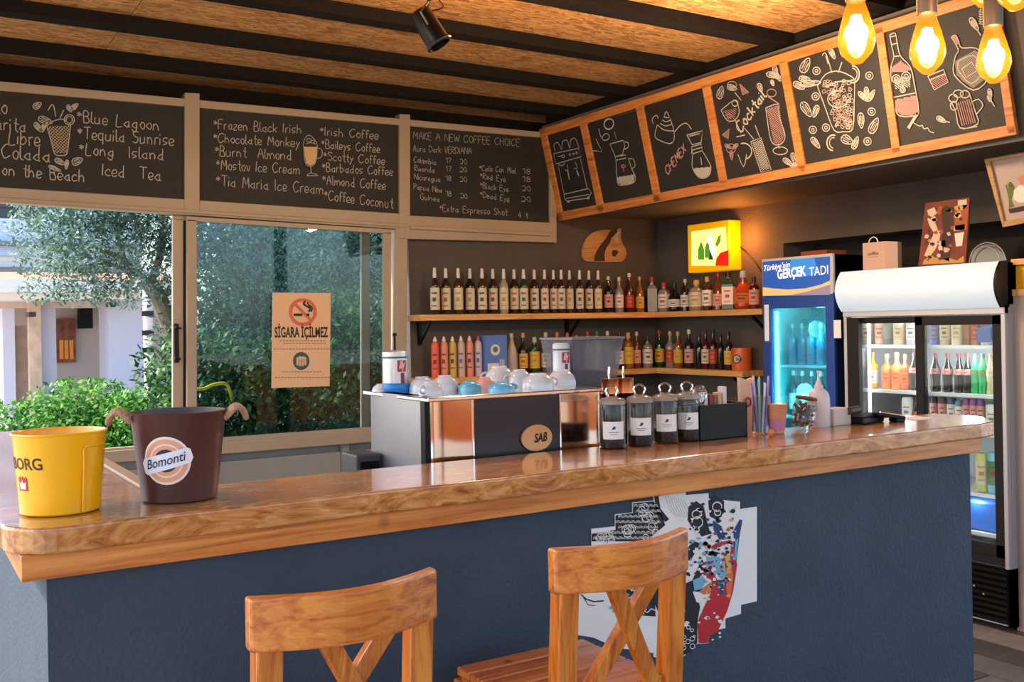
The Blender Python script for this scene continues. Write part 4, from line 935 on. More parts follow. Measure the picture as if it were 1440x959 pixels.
MB().box((FX+.035, yb_-.075, .4), (FX+.05, yb_-.06, 1.56)).build('light_tube', M_tube, t)
MB().box((FX+.12, ya+.08, 1.63), (FX+.2, yb_-.08, 1.65)).build('light_tube', M_tube, t)
for q in (((FX+.05, ya+.021, .25), (FX+.51, ya+.026, 1.65)), ((FX+.05, yb_-.026, .25), (FX+.51, yb_-.021, 1.65)), ((FX+.05, ya+.02, .25), (FX+.51, yb_-.02, .256))): MB().box(*q).build('liner', _mats['liner_cyan'], t)
point_light((FX+.07, 4.0, 1.45), 1.7, (.28, .92, 1), .06); point_light((FX+.07, 4.1, 1.08), 1.7, (.28, .92, 1), .06)
for z in (.6, .93, 1.235): MB().box((FX+.07, ya+.02, z-.012), (FX+.5, yb_-.02, z)).build('wire_shelf', mat('shelf_wire_white', hexc('b9d8e0'), .4), t)
g_cy, g_cy2 = gm('blue_water_glass', '1f7fa0'), gm('teal_dark_glass', '0f3c4a')
for row, (z, h) in enumerate(((.93, .27), (1.235, .25))):
    for i in range(6):
        y = yb_-.085-i*.072
        bottle('wine', h, .028, g_cy2 if row == 0 else g_cy, c_white if row == 0 else c_sil, l_white if row == 0 else None, (FX+.16, y, z), '%s bottle in the blue fridge, %s on the %s shelf' % ('dark teal' if row == 0 else 'pale cyan', nth(i), 'middle' if row == 0 else 'upper'), rz=-1.2, group='bottles in the blue fridge')

# wide double-door display fridge
t = thing('display_fridge', 'wide white display fridge with two sliding glass doors and a blank curved white header', 'refrigerator', (FX+.3, 3.27, 0))
ya, yb_ = 2.79, 3.735
M_silv = mat('fridge_silver', hexc('b3aeb0'), .35, metal=.3); M_fr = mat('fridge_door_frame', hexc('1c1615'), .5, spec=.25)
for a, b in (((FX+.03, ya, .02), (FX+.6, ya+.03, 1.76)), ((FX+.03, yb_-.03, .02), (FX+.6, yb_, 1.76)), ((FX+.58, ya, .02), (FX+.6, yb_, 1.76)), ((FX+.03, ya, .02), (FX+.6, yb_, .30)), ((FX+.03, ya, 1.56), (FX+.6, yb_, 1.76))):
    MB().box(a, b).build('cabinet_panel', M_silv, t)
for a, b in (((FX, ya, .30), (FX+.03, ya+.022, 1.56)), ((FX, yb_-.022, .30), (FX+.03, yb_, 1.56)), ((FX-.005, ya, 1.515), (FX+.03, yb_, 1.56))): MB().box(a, b).build('face_frame', M_silv, t, bevel=.003)
# curved header
pts = []
for k in range(9): a = -1+2*k/8; pts.append((FX-.015-.05*(1-a*a), 1.545+.11*(a+1)))
m = MB(); m.prism([(x, ya+.012, z) for x, z in pts]+[(FX+.03, ya+.012, 1.765), (FX+.03, ya+.012, 1.545)], (0, yb_-ya-.012, 0)); m.build('header_panel', mat('header_white', hexc('bcc8d2'), .35, emit=.22, ecol=hexc('c8dcf0')), t, smooth=True)
m = MB(); m.prism([(x-.004, ya, z) for x, z in pts]+[(FX+.04, ya, 1.77), (FX+.04, ya, 1.545)], (0, .012, 0)); m.build('header_end_cap', M_plastic, t)
# door frames
zb, zt = .34, 1.51
yc = 3.265
def door(y_lo, y_hi, x, w=.045):
    for a, b, n_ in (((x, y_lo, zb), (x+.02, y_lo+w, zt), 'door_stile'), ((x, y_hi-w, zb), (x+.02, y_hi, zt), 'door_stile'), ((x, y_lo, zt-w), (x+.02, y_hi, zt), 'door_rail'), ((x, y_lo, zb), (x+.02, y_hi, zb+.07), 'door_rail')):
        MB().box(a, b).build(n_, M_fr, t, bevel=.002)
    MB().box((x+.008, y_lo+w, zb+.07), (x+.012, y_hi-w, zt-w)).build('door_glass', glass('fridge_glass', (.95, .98, .98), .0), t)
door(yc-.02, yb_-.03, FX+.03, .032); door(ya+.024, yc+.02, FX+.005, .045)
MB().box((FX, yb_-.10, zb), (FX+.03, yb_-.022, zt)).build('handle_strip', M_fr, t)
MB().box((FX-.003, ya+.022, .31), (FX+.03, yb_-.022, .35)).build('kick_rail', M_fr, t)
MB().box((FX+.56, ya+.03, .30), (FX+.578, yb_-.03, 1.56)).build('liner', mat('liner_white', hexc('c9cfd2'), .4), t)
M_tw = mat('white_tube', (1,1,1), .4, emit=3.5, ecol=(.92, .97, 1))
for y in (ya+.045, yc+.045, yb_-.12): MB().box((FX+.055, y-.006, .40), (FX+.065, y+.006, 1.50)).build('light_tube', M_tw, t)
MB().box((FX+.08, ya+.06, 1.545), (FX+.14, yb_-.06, 1.555)).build('light_tube', M_tw, t)
point_light((FX+.10, 3.02, 1.30), 1.6, (.92,.97,1), .05); point_light((FX+.10, 3.45, 1.30), 1.6, (.92,.97,1), .05); point_light((FX+.10, 3.02, .60), 1.6, (.85,.95,1), .05)
M_ws = mat('white_wire', hexc('d5dcdd'), .4)
for z in (.44, .632, .93, 1.12, 1.362): 
    MB().box((FX+.07, ya+.035, z-.018), (FX+.09, yb_-.035, z)).build('shelf_lip', M_ws, t)
    MB().box((FX+.09, ya+.035, z-.010), (FX+.54, yb_-.035, z-.004)).build('shelf_board', M_ws, t)
# louvred base
MB().box((FX+.02, ya+.02, .03), (FX+.03, yb_-.02, .30)).build('grille_back', M_plastic, t)
for k in range(9):
    m = MB(); z = .045+k*.029; m.add([(FX+.02, ya+.02, z+.018), (FX+.02, yb_-.02, z+.018), (FX, yb_-.02, z), (FX, ya+.02, z), (FX+.02, ya+.02, z+.010), (FX+.02, yb_-.02, z+.010), (FX+.002, yb_-.02, z-.006), (FX+.002, ya+.02, z-.006)], [(0,1,2,3),(7,6,5,4),(3,2,6,7),(0,3,7,4),(1,5,6,2)]); m.build('louvre', M_plastic, t)
for k in range(4): MB().box((FX-.003, ya+.28-k*.05, .245-k*.03), (FX, ya+.288-k*.05, .253-k*.03)).build('screw', M_silv, t)
MB().box((FX-.02, yb_+.002, 1.40), (FX-.016, yb_+.05, 1.50)).build('hanging_label', M_white, t)
m = MB(); m.box((FX+.0035, ya+.075, 1.38), (FX+.0045, ya+.15, 1.45)); m.build('door_sticker', mat('sticker_blue', hexc('5a78b8'), .5), t)
# contents
def inside(px, py, dx=.14): P = onX(px, py, FX+dx); return P
def row(items, z, dx, h, tx, grp):
    for i, (px, sh, hh, r, b, c, l, p_, nm) in enumerate(items):
        P = onX(px, 550, FX+dx); bottle(sh, hh, r, b, c, l, (FX+dx, P.y, z), nm+' '+tx, rz=-1.2, group=grp, pr_=p_, cat='can' if sh == 'can' else 'bottle', name='drink_can' if sh == 'can' else 'bottle')
j_or, j_ye, j_co, j_gr, j_cl = gm('orange_juice', 'd9701c'), gm('yellow_juice', 'd8a81c'), gm('cola', '1b0f0e'), gm('green_soda', '2aa05c'), gm('clear_yellow_soda', 'b8b58a')
row([(1228,'wine',.20,.030,j_ye,c_gold,l_white,i_red,'yellow juice bottle with a white label, leftmost'), (1248,'wine',.19,.030,j_or,c_sil,l_org,i_red,'orange juice bottle, first of two,'), (1262,'wine',.20,.030,j_or,c_gold,l_org,i_red,'orange juice bottle with a gold cap, second of two,'),
     (1274,'wine',.19,.027,gm('red_orange_juice','c04a1c'),c_org,l_org,i_red,'reddish orange bottle beside the dark cola,'), (1287,'coke',.20,.028,j_co,c_red,l_pink,i_red,'dark cola bottle left of the door divider,')], 1.12, .14, .2, 'on the middle fridge shelf', 'bottles on the middle shelf of the display fridge')
row([(1316,'coke',.20,.027,j_co,c_red,l_pink,i_red,'first dark cola bottle right of the divider,'), (1333,'coke',.20,.027,j_co,c_red,l_pink,i_red,'second dark cola bottle right of the divider,'), (1349,'coke',.20,.026,j_co,c_red,l_pink,i_red,'third dark cola bottle right of the divider,'), (1361,'coke',.20,.025,j_co,c_red,l_pink,i_red,'fourth dark cola bottle, touching the green ones,'),
     (1372,'coke',.20,.023,j_gr,c_grn,l_green,i_gold,'green soda bottle, left of two,'), (1383,'coke',.20,.023,j_gr,c_grn,l_green,i_gold,'green soda bottle, right of two,'), (1394,'coke',.20,.022,j_cl,c_gold,l_cream,i_gold,'clear yellowish bottle left of the edge one,'), (1403,'coke',.20,.020,j_cl,c_gold,l_cream,i_gold,'clear yellowish bottle at the right edge')], 1.12, .12, .2, 'on the middle fridge shelf', 'bottles on the middle shelf of the display fridge')
cn = lambda n, h: mat('can_'+n, hexc(h), .3)
row([(1222,'can',.13,.030,cn('beige','cdb8a0'),None,l_cream,i_red,'beige can at the far left'), (1240,'can',.13,.030,cn('peach','d6b09c'),None,l_pink,i_wine,'peach can, second from the left'), (1250,'can',.13,.026,cn('grey','6f7f78'),None,None,None,'grey-green can, third from the left'), (1266,'can',.13,.030,cn('cream','d8cdb8'),None,l_cream,i_gold,'cream can, fourth from the left'), (1284,'can',.13,.030,cn('lilac','c9c2d8'),None,l_white,l_blue,'lilac can left of the divider'),
     (1316,'can',.13,.028,cn('blue','6d7fb5'),None,l_blue,i_gold,'blue can right of the divider'), (1331,'can',.13,.028,cn('sand','c7b28c'),None,l_cream,i_dark,'sand-coloured can with dark print'), (1348,'can',.13,.030,cn('ivory','dccbb0'),None,l_cream,i_gold,'ivory can, third right of the divider'), (1363,'can',.13,.024,cn('brown','8a5a3c'),None,None,None,'narrow brown can'), (1374,'can',.13,.024,cn('bronze','a8703c'),None,l_redd,i_gold,'bronze can with a red band'), (1388,'can',.13,.026,cn('steel','b5bac4'),None,l_blue,i_gold,'silver and blue can near the right edge')], 1.362, .14, .13, 'on the top fridge shelf', 'cans on the top shelf of the display fridge')
row([(1276,'can',.15,.030,cn('white','dfe3e6'),None,l_white,l_blue,'white carton-like can left of the divider'), (1289,'coke',.13,.020,j_co,c_red,l_redd,i_gold,'small dark bottle left of the divider'), (1313,'can',.16,.022,cn('dark','4a2e30'),None,l_pink,i_red,'dark can with pink band right of divider'), (1325,'can',.16,.022,cn('maroon','6a3a3c'),None,l_pink,i_red,'maroon can'), (1338,'can',.16,.024,cn('navy','35507c'),None,l_white,l_blue,'navy and white can'), (1349,'can',.15,.022,cn('teal','5a8a8c'),None,l_white,i_dark,'teal and white can'),
     (1359,'can',.16,.020,cn('magenta','a04a80'),None,l_pink,i_wine,'first magenta can'), (1369,'can',.16,.020,cn('purple','8a4a90'),None,l_pink,i_wine,'second can, purple'), (1379,'can',.16,.020,cn('violet','7a4080'),None,l_pink,i_wine,'third can, violet'), (1395,'can',.14,.030,cn('mint','cfe0dc'),None,l_white,l_green,'white and mint tub at right edge')], .93, .14, .12, 'on the fridge shelf level with the bar', 'small drinks on the lower shelf of the display fridge')
row([(1380,'can',.19,.034,cn('lemon','b9c46a'),None,l_cream,i_gold,'pale yellow-green packet, left one'), (1397,'can',.20,.034,cn('aqua','6fb0c8'),None,l_green,i_red,'aqua packet with a red top, right one')], .632, .14, .15, 'near the bottom of the display fridge', 'packets near the fridge bottom')
m_ = thing('drink_pack', 'blue shrink-wrapped drink pack at the bottom of the display fridge', 'pack', (FX+.25, 3.0, .44)); MB().box((FX+.10, 2.86, .441), (FX+.4, 3.5, .585)).build('wrap', mat('pack_blue', hexc('2a62b8'), .3), m_, bevel=.01)
put_text_m = MB(); 
# on top of the display fridge
ZF = 1.765
t = thing('paper_bag', 'pink-beige paper carrier bag with a small print on top of the display fridge', 'bag', (4.62, 3.58, ZF))
M_bag = mat('bag_paper', hexc('bd9b8c'), .75, bump=.1); yA, yB = onX(1258, 360, 4.56).y, onX(1213, 360, 4.56).y; yM = onX(1240, 360, 4.56).y
MB().box((4.56, yA+.06, ZF), (4.70, yB, ZF+.155)).build('bag_body', M_bag, t, bevel=.003)
MB().prism([(4.559, yA+.06, ZF), (4.60, yA+.01, ZF), (4.60, yA+.01, ZF+.15), (4.559, yA+.06, ZF+.155)], (.06, .02, 0)).build('gusset', M_bag, t)
m = MB(); m.tube([(4.57+.0, yB-.065+.03*math.cos(a), ZF+.15+.035*math.sin(a)) for a in [math.pi*k/8 for k in range(9)]], .003, 6); m.build('handle', M_white, t)
m = MB(); put_text(m, 'coffee', (4.558, yB-.035, ZF+.085), (0,-1,0), (0,0,1), width=.07, shear=.3); m.ribbon([(4.558, yB-.035, ZF+.075), (4.558, yB-.10, ZF+.075)], .002, (-1,0,0)); m.build('bag_print', i_wine, t)
# collage poster leaning
t = thing('coffee_poster', 'brown collage poster of cups and leaves standing on top of the display fridge', 'poster', (4.6, 3.18, ZF))
cq = lambda x, y, e=0: onX(1040+x/3.6, 240+y/3.6, 4.60-e)
MB().prism([cq(940,165), cq(1165,135), cq(1145,470), cq(905,482)], (.012, 0, 0)).build('board', mat('poster_rust', hexc('6f2f1c'), .6, noise=.3, nscale=9), t)
pc, pdk, pgl, pr2 = mat('pc_cream', hexc('c7ae98'), .6), mat('pc_dark', hexc('3a1d16'), .6), mat('pc_gold', hexc('b58a4a'), .6), mat('pc_rust', hexc('9c4a22'), .6)
for c, q in ((pdk, [(1020,190),(1085,180),(1080,330),(1060,460),(1010,440),(1030,300)]), (pr2, [(1090,180),(1160,170),(1150,300),(1090,300)]), (pc, [(950,200),(985,185),(1000,215),(975,235),(955,225)]), (pc, [(950,240),(985,250),(1005,300),(980,310),(960,275)]), (pc, [(985,310),(1020,300),(1010,360),(990,400),(960,440),(935,430),(960,370)]), (pc, [(1000,360),(1040,350),(1045,380),(1015,390)]),
             (pc, [(1085,280),(1140,270),(1138,298),(1085,305)]), (mat('pc_white', hexc('d8c8bc'), .6), [(1088,318),(1136,310),(1126,380),(1096,384)]), (pc, [(1105,150),(1150,145),(1150,180),(1130,200),(1105,190)]), (pgl, [(935,450),(975,430),(1010,455),(1060,440),(1100,455),(1135,430),(1135,465),(925,475)]), (pgl, [(1040,190),(1065,185),(1070,205),(1045,210)]), (pdk, [(945,330),(960,320),(955,360),(940,380)])):
    m = MB(); m.flat([cq(x, y, .001) for x, y in q]); m.build('printed_shape', c, t)
random.seed(17)
for k in range(34):
    x = random.uniform(945, 1140); y = random.uniform(175, 455); s_ = random.uniform(6, 15); a_ = random.random()*3
    if abs(x-1110) < 30 and 300 < y < 390: continue
    m = MB(); m.flat([cq(x+s_*math.cos(a_+q)*(1+.4*(j % 2)), y+s_*math.sin(a_+q), .0015) for j, q in enumerate((0, 1.2, 2.3, 3.3, 4.6))]); m.build('printed_shape', random.choice([pc, pdk, pgl, pr2, pc]), t)
# round lid and wooden tray, box bits in the niche
t = thing('pan_lid', 'round glass lid with a steel rim standing on top of the display fridge', 'lid', (4.62, 2.97, ZF))
P = onX(1388, 362, 4.62)
m = MB(); ring = [(4.62+.01*math.sin(k), P.y+.095*math.cos(2*math.pi*k/24), ZF+.055+.05*math.sin(2*math.pi*k/24)) for k in range(24)]
MB().tube([(4.62, P.y+.098*math.cos(a), ZF+.006+.098*max(0, math.sin(a))) for a in [math.pi*k/16 for k in range(17)]], .0035, 6).build('steel_rim', mat('lid_rim_steel', hexc('8a8584'), .3, metal=1), t)
MB().tube([(4.60, P.y+.082*math.cos(a), ZF+.006+.078*max(0, math.sin(a))) for a in [math.pi*k/16 for k in range(17)]], .0025, 6).build('steel_rim', _mats['lid_rim_steel'], t)
m = MB(); m.prism([(4.622, P.y+.093*math.cos(a), ZF+.004+.093*math.sin(a)) for a in [math.pi*k/12 for k in range(13)]], (.004,0,0)); m.build('glass_disc', mat('lid_glass', hexc('4a4038'), .1, coat=.5), t)
box_thing('carton_box', 'flat red carton lying on top of the blue fridge', 'box', (FX+.30, 4.10, 1.876), (FX+.48, 4.30, 1.925), mat('carton_red', hexc('9a4a34'), .6))
t = box_thing('paper_roll', 'small white crumpled papers in the wall niche left of the paper bag', 'paper', (X2+.03, 4.0, 1.70), (X2+.15, 4.22, 1.90), l_white, bevel=.03)
# yellow crate on the ledge
t = thing('yellow_sign_box', 'plain yellow box standing on the ledge at the right picture edge', 'box', (4.85, 2.74, 1.63)); MB().box((4.585, 2.66, 1.63), (5.1, 2.80, 1.745)).build('box_body', mat('sign_yellow', hexc('e3a416'), .4), t, bevel=.006)
box_thing('wooden_tray', 'light wooden tray lying on the yellow box at the right edge', 'tray', (4.56, 2.62, 1.746), (5.1, 2.80, 1.776), M_shelf)
# tilted picture
pf = lambda x, y, e=0: hit(1340+x/4, 180+y/4, (4.50, 0, 2.0), NS)+NS*e
t = thing('framed_picture', 'tilted wood-framed photo of flowers hanging at the upper right picture edge', 'picture', pf(300, 555))
Mpf = wood('picture_frame_wood', hexc('8a6238'), hexc('a98050'), hexc('c09a68'), 'Y', 2, .5, .1, knots=False)
E0 = [(188,172),(620,95),(705,475),(293,555)]; I0 = [(222,185),(590,120),(655,455),(300,522)]
for i in range(4):
    j = (i+1) % 4; m = MB(); m.prism([pf(*E0[i]), pf(*E0[j]), pf(*I0[j]), pf(*I0[i])], NS*.02); m.build('frame_side', Mpf, t, bevel=.002)
m = MB(); m.prism([pf(*p) for p in I0], NS*.004); m.build('mount', mat('picture_mount', hexc('ad9a92'), .6), t)
for c, q in ((mat('photo_green', hexc('5f6a2c'), .6), [(300,320),(330,300),(350,330),(345,360),(330,400),(350,440),(320,450),(318,400)]), (mat('photo_white', hexc('d9d2c8'), .6), [(345,350),(380,320),(440,330),(480,400),(380,420),(345,400)]), (mat('photo_peach', hexc('c9785a'), .6), [(365,280),(400,262),(450,270),(440,310),(385,315)]), (mat('photo_dark', hexc('33202c'), .6), [(315,455),(480,420),(480,450),(325,480)]), (mat('photo_yellow', hexc('c9b24a'), .6), [(305,315),(335,305),(340,330),(318,340)])):
    m = MB(); m.flat([pf(x, y, .006) for x, y in q]); m.build('photo_shape', c, t)
m = MB(); 
for p in ((222,185),(590,120)): a = pf(*p); m.tube([a, Vector((a.x+.06, a.y, 2.30))], .0015, 5)
m.build('hanging_wire', M_chrome, t)
# ================================================================ on the bar top
ZT = 1.16
def wrap(mb, pts2, faces, r0, r1, h, a0, off=.0006):
    """map flat (arc length, height) points onto a cone standing at the local origin"""
    vs = []
    for u, v in pts2:
        r = r0+(r1-r0)*v/h+off; a = a0+u/r; vs.append((r*math.cos(a), r*math.sin(a), v))
    return mb.add(vs, faces)
def wrap_poly(poly, mb, r0, r1, h, a0, off):
    """polygon cut into thin upright strips so that it follows the curve"""
    us = [p[0] for p in poly]; n = max(2, int((max(us)-min(us))/.004)); st = (max(us)-min(us))/n
    for k in range(n):
        q = poly
        for lim, sgn in ((min(us)+k*st, 1), (min(us)+(k+1)*st, -1)):
            o = []
            for i in range(len(q)):
                a, b = q[i], q[(i+1) % len(q)]; da, db = sgn*(a[0]-lim), sgn*(b[0]-lim)
                if da >= 0: o.append(a)
                if da*db < 0: t_ = da/(da-db); o.append((a[0]+(b[0]-a[0])*t_, a[1]+(b[1]-a[1])*t_))
            q = o
            if len(q) < 3: break
        if len(q) >= 3: wrap(mb, q, [tuple(range(len(q)))], r0, r1, h, a0, off)
def circ(cx, cy, r, n=28): return [(cx+r*math.cos(2*math.pi*k/n), cy+r*math.sin(2*math.pi*k/n)) for k in range(n)]

# yellow bucket
YC = (.276, 2.10)
M_yel = mat('yellow_enamel', hexc('f2b100'), .3, coat=.4)
t = thing('ice_bucket', 'yellow metal ice bucket with dark lettering at the left end of the bar', 'bucket', (*YC, ZT))
h, r0, r1 = .154, .0715, .0835
local().lathe([(.0,.001),(r0-.004,.001),(r0,.004),(r1,h-.006),(r1+.002,h),(r1-.001,h+.001),(r1-.003,h-.004),(r0-.003,.008),(0,.008)], 48, close=False).build('bucket_shell', M_yel, t, smooth=True)
m = local(); m.tube([((r1+.001)*math.cos(a), (r1+.001)*math.sin(a), h-.001) for a in [2*math.pi*k/40 for k in range(40)]], .0022, 6, close=True); m.build('rim', M_yel, t, smooth=True)
av = math.atan2(-YC[1], -YC[0])      # bearing of the viewer's side
vs, fs = text_mesh('TUBORG', 1, bold=.02); W = max(v.x for v in vs); Hh = max(v.y for v in vs)
m = local(); wd_ = .118; wrap(m, [(v.x*wd_/W+0, .084+v.y*.022/Hh+.006) for v in vs], fs, r0, r1, h, av-1.86, .0008); m.build('bucket_lettering', mat('bucket_ink', hexc('4a2a08'), .5), t)
m = local(); wrap_poly([(x,y+.015) for x,y in [(-.005,.035),(.021,.035),(.021,.058),(.018,.062),(.012,.058),(.008,.063),(.004,.058),(-.002,.062),(-.005,.058)]], m, r0, r1, h, av-1.08, .0008); m.build('crown_badge', M_red, t)
m = local(); wrap_poly([(x,y+.015) for x,y in [(0,.038),(.016,.038),(.018,.052),(.012,.048),(.008,.055),(.004,.048),(-.002,.052)]], m, r0, r1, h, av-1.08, .0012); m.build('crown_mark', M_paper, t)
hs = [(-.012,.118),(.030,.122)]; m = local()
def cone_pt(u, v, a0, o): r = r0+(r1-r0)*v/h+o; a = a0+u/r; return (r*math.cos(a), r*math.sin(a), v)
m.tube([cone_pt(u, v, av+.45, .003) for u, v in ((.006,.006),(.006,.05),(.006,.10),(.004,.122),(.008,.128),(.03,.129),(.06,.130))], .0022, 6); m.build('lug_handle', M_yel, t, smooth=True)

# brown bucket with rope ears
BC = (.500, 2.10)
M_br = mat('brown_enamel', hexc('4a2a26'), .42, noise=.08, nscale=10, coat=.15)
t = thing('ice_bucket', 'brown metal ice bucket with rope ears and a round white badge on the bar', 'bucket', (*BC, ZT))
h, r0, r1 = .180, .0735, .0935
local().lathe([(.0,.001),(r0-.003,.001),(r0,.004),(r1,h-.003),(r1+.002,h),(r1-.002,h),(r0-.003,.008),(0,.008)], 48, close=False).build('bucket_shell', M_br, t, smooth=True)
M_rope = mat('rope_jute', hexc('b08d70'), .9, noise=.25, nscale=60, bump=.6, bscale=200)
av = math.atan2(-BC[1], -BC[0])
for sg in (1, -1):
    b = av-sg*math.pi/2+(0 if sg > 0 else -.0)
    c, s_ = math.cos(b), math.sin(b); tx, ty = -s_, c
    def P3(o, tt, z): return (c*(r1+o)+tx*tt, s_*(r1+o)+ty*tt, z)
    up = sg < 0
    path = [P3(-.004,-.024,h-.018), P3(.004,-.026,h-.010), P3(.020,-.024,h+.004), P3(.034,-.014,h-.004), P3(.040,0,h-.020), P3(.036,.012,h-.008), P3(.022,.022,h+.004), P3(.004,.024,h-.010), P3(-.004,.022,h-.018)]
    local().tube(smooth_pts(path, 4), .0068, 8).build('rope_handle', M_rope, t, smooth=True)
badge = av-.30
for nm, c_, rr, off in (('badge_rim', mat('badge_white', hexc('e2d9d6'), .5), .040, .0006), ('badge_ring', mat('badge_peach', hexc('dfa07a'), .5), .036, .0010), ('badge_ring', _mats['badge_white'], .028, .0014), ('badge_ring', _mats['badge_peach'], .0255, .0018), ('badge_centre', mat('badge_navy', hexc('2c2c4a'), .5), .019, .0022)):
    m = local(); wrap_poly(circ(0, .088, rr*1.2), m, r0, r1, h, badge, off); m.build(nm, c_, t)
def tiltp(p, a=.22): return (p[0]*math.cos(a)-(p[1])*math.sin(a), .088+p[0]*math.sin(a)+p[1]*math.cos(a))
m = local(); wrap_poly([tiltp((p[0]*1.15, p[1]*1.15)) for p in ((-.045,-.012),(-.040,-.0165),(.040,-.0135),(.046,-.006),(.045,.010),(.040,.0135),(-.040,.0125),(-.046,.006))], m, r0, r1, h, badge, .0026); m.build('badge_banner', mat('banner_white', hexc('dfe3ee'), .5), t)
vs, fs = text_mesh('Bomonti', 1, shear=.35, bold=.01); W = max(v.x for v in vs); Hh = max(v.y for v in vs)
m = local(); wrap(m, [tiltp((-.043+v.x*.084/W, -.008+v.y*.018/Hh)) for v in vs], fs, r0, r1, h, badge, .0034); m.build('badge_lettering', mat('badge_ink', hexc('2b3a5a'), .5), t)

# ---------------------------------------------------------------- coffee machine (its back faces the guests)
MX0, MX1, MY0, MY1, MZ = 1.165, 1.70, 2.275, 2.68, 1.322
t = thing('espresso_machine', 'wide steel espresso machine seen from behind, cups stacked on its top', 'coffee machine', (1.43, 2.5, .90))
MB().box((MX0+.02, MY0+.02, .93), (MX1-.02, MY1, MZ-.02)).build('chassis', M_plastic, t)
pts = [(MX0+.008, MY0+.03), (MX0, MY0+.06)]
m = MB(); out = []
for k in range(9): u = k/8; out.append((MX0+.012-.022*math.sin(math.pi*u), MY0+.05+(MY1-MY0-.06)*u))
m.prism([(x, y, .94) for x, y in out]+[(MX0+.03, MY1-.01, .94), (MX0+.03, MY0+.05, .94)], (0, 0, MZ-.94)); m.build('side_panel', mat('satin_side_steel', hexc('97969c'), .42, metal=.85), t, smooth=True)
MB().box((MX0-.004, MY0+.02, .94), (MX0+.012, MY0+.045, MZ)).build('corner_post', M_plastic, t)  # black strip in place of the shaded gap beside the side panel
MB().box((MX0+.004, MY0+.004, .94), (MX0+.012, MY0+.02, MZ)).build('chrome_strip', M_chrome, t)
M_dkst = mat('dark_satin_panel', hexc('3a3436'), .32, metal=.85)
def curved(x0, x1, bow, mm, nm):
    m = MB(); n = 10; vs = []
    for k in range(n+1): u = k/n; vs.append((x0+(x1-x0)*u, MY0-bow*math.sin(math.pi*u)))
    m.prism([(x, y, .94) for x, y in vs]+[(x1, MY0+.02, .94), (x0, MY0+.02, .94)], (0, 0, MZ-.012-.94)); return m.build(nm, mm, t, smooth=True)
xa, xb = onY(665, 600, MY0).x, onY(786, 600, MY0).x
curved(MX0+.012, xa-.003, -.006, mat('copper_mirror', hexc('c9a48c'), .10, metal=1), 'mirror_panel')  # steel mirror tinted orange: reflected wood is put into the metal colour
curved(xa, xb, .0, M_dkst, 'centre_panel'); curved(xb+.003, MX1, -.004, mat('rose_mirror', hexc('d3b7a2'), .10, metal=1), 'mirror_panel')  # right mirror's tint holds the same warm reflection, paler
for x in (xa-.003, xb, MX1-.002): MB().box((x, MY0-.005, .94), (x+.004, MY0+.01, MZ-.008)).build('chrome_strip', M_chrome, t)
MB().box((MX0-.008, MY0-.008, MZ-.012), (MX1+.012, MY1, MZ)).build('cup_tray', M_chrome, t, bevel=.003)
pts = []
for k in range(20): a = math.pi*2*k/20; pts.append((xa+.195+.05*math.cos(a), MY0-.007, 1.196+.036*math.sin(a)))
MB().prism(pts, (0, .008, 0)).build('maker_badge', mat('badge_copper', hexc('c08a5c'), .3, metal=.6), t)
m = MB(); put_text(m, 'SAB', (xa+.186, MY0-.0078, 1.184), (1,0,.06), (0,0,1), width=.042, height=.024, bold=.03, shear=.2); m.build('badge_lettering', M_ink, t)
for x in (MX0+.05, MX1-.05):
    for y in (MY0+.06, MY1-.06): MB().lathe([(.02, .90), (.018, .945)], 12, c=(x, y, 0)).build('foot', M_chrome, t)

# cups upside down on the tray
def cup(loc, r, hh, mm, label, rz=0, grp='cups on the coffee machine', handle=True, cat='cup'):
    r *= .94; hh *= .76
    t = thing('coffee_cup', label, cat, loc, rz, grp)
    local().lathe([(r, 0), (r*.99, hh*.25), (r*.88, hh*.6), (r*.62, hh*.86), (r*.5, hh*.9), (r*.5, hh), (r*.42, hh), (r*.40, hh*.93), (0, hh*.93)], 22, close=False).build('bowl', mm, t, smooth=True)
    if handle: local().tube([(r*.86+.018*math.sin(a), 0, hh*(.42+.26*math.cos(a))) for a in [math.pi*k/8 for k in range(9)]], .0035, 6).build('handle', mm, t, smooth=True)
M_cw, M_cb, M_cp = mat('cup_white', hexc('c0c1c8'), .2, coat=.5), mat('cup_blue', hexc('5aa6c4'), .25, coat=.4), mat('cup_pink', hexc('d79a94'), .3, coat=.3)
def ctray(px, y): return (onY(px, 560, y).x, y, MZ)
for px, y, r, hh, mm, tx, rz in ((594,2.54,.041,.052,M_cw,'white upturned cup at the left rear of the machine top',2.4), (606,2.36,.036,.048,M_cw,'white upturned cup at the left front of the machine top',3.6), (626,2.50,.041,.056,M_cw,'white upturned cup standing between the front-left cup and the blue one',.3),
      (661,2.45,.036,.034,M_cb,'small light blue upturned cup, left of the pink one',.5), (683,2.53,.030,.040,M_cp,'pink upturned cup between the two blue ones',1.2), (705,2.34,.040,.034,M_cb,'wide turquoise upturned cup at the front of the machine top',0), (703,2.61,.050,.075,M_cw,'large white upturned bowl behind the turquoise cup',2.8), (731,2.55,.040,.062,M_cw,'white upturned cup left of the big grey-white bowl',3.0),
      (757,2.36,.050,.058,M_cw,'big white upturned bowl at the front right of the machine top',-.3), (790,2.45,.046,.060,M_cw,'white upturned bowl at the right end of the machine top',.4)): cup(ctray(px, y), r, hh, mm, tx, rz)
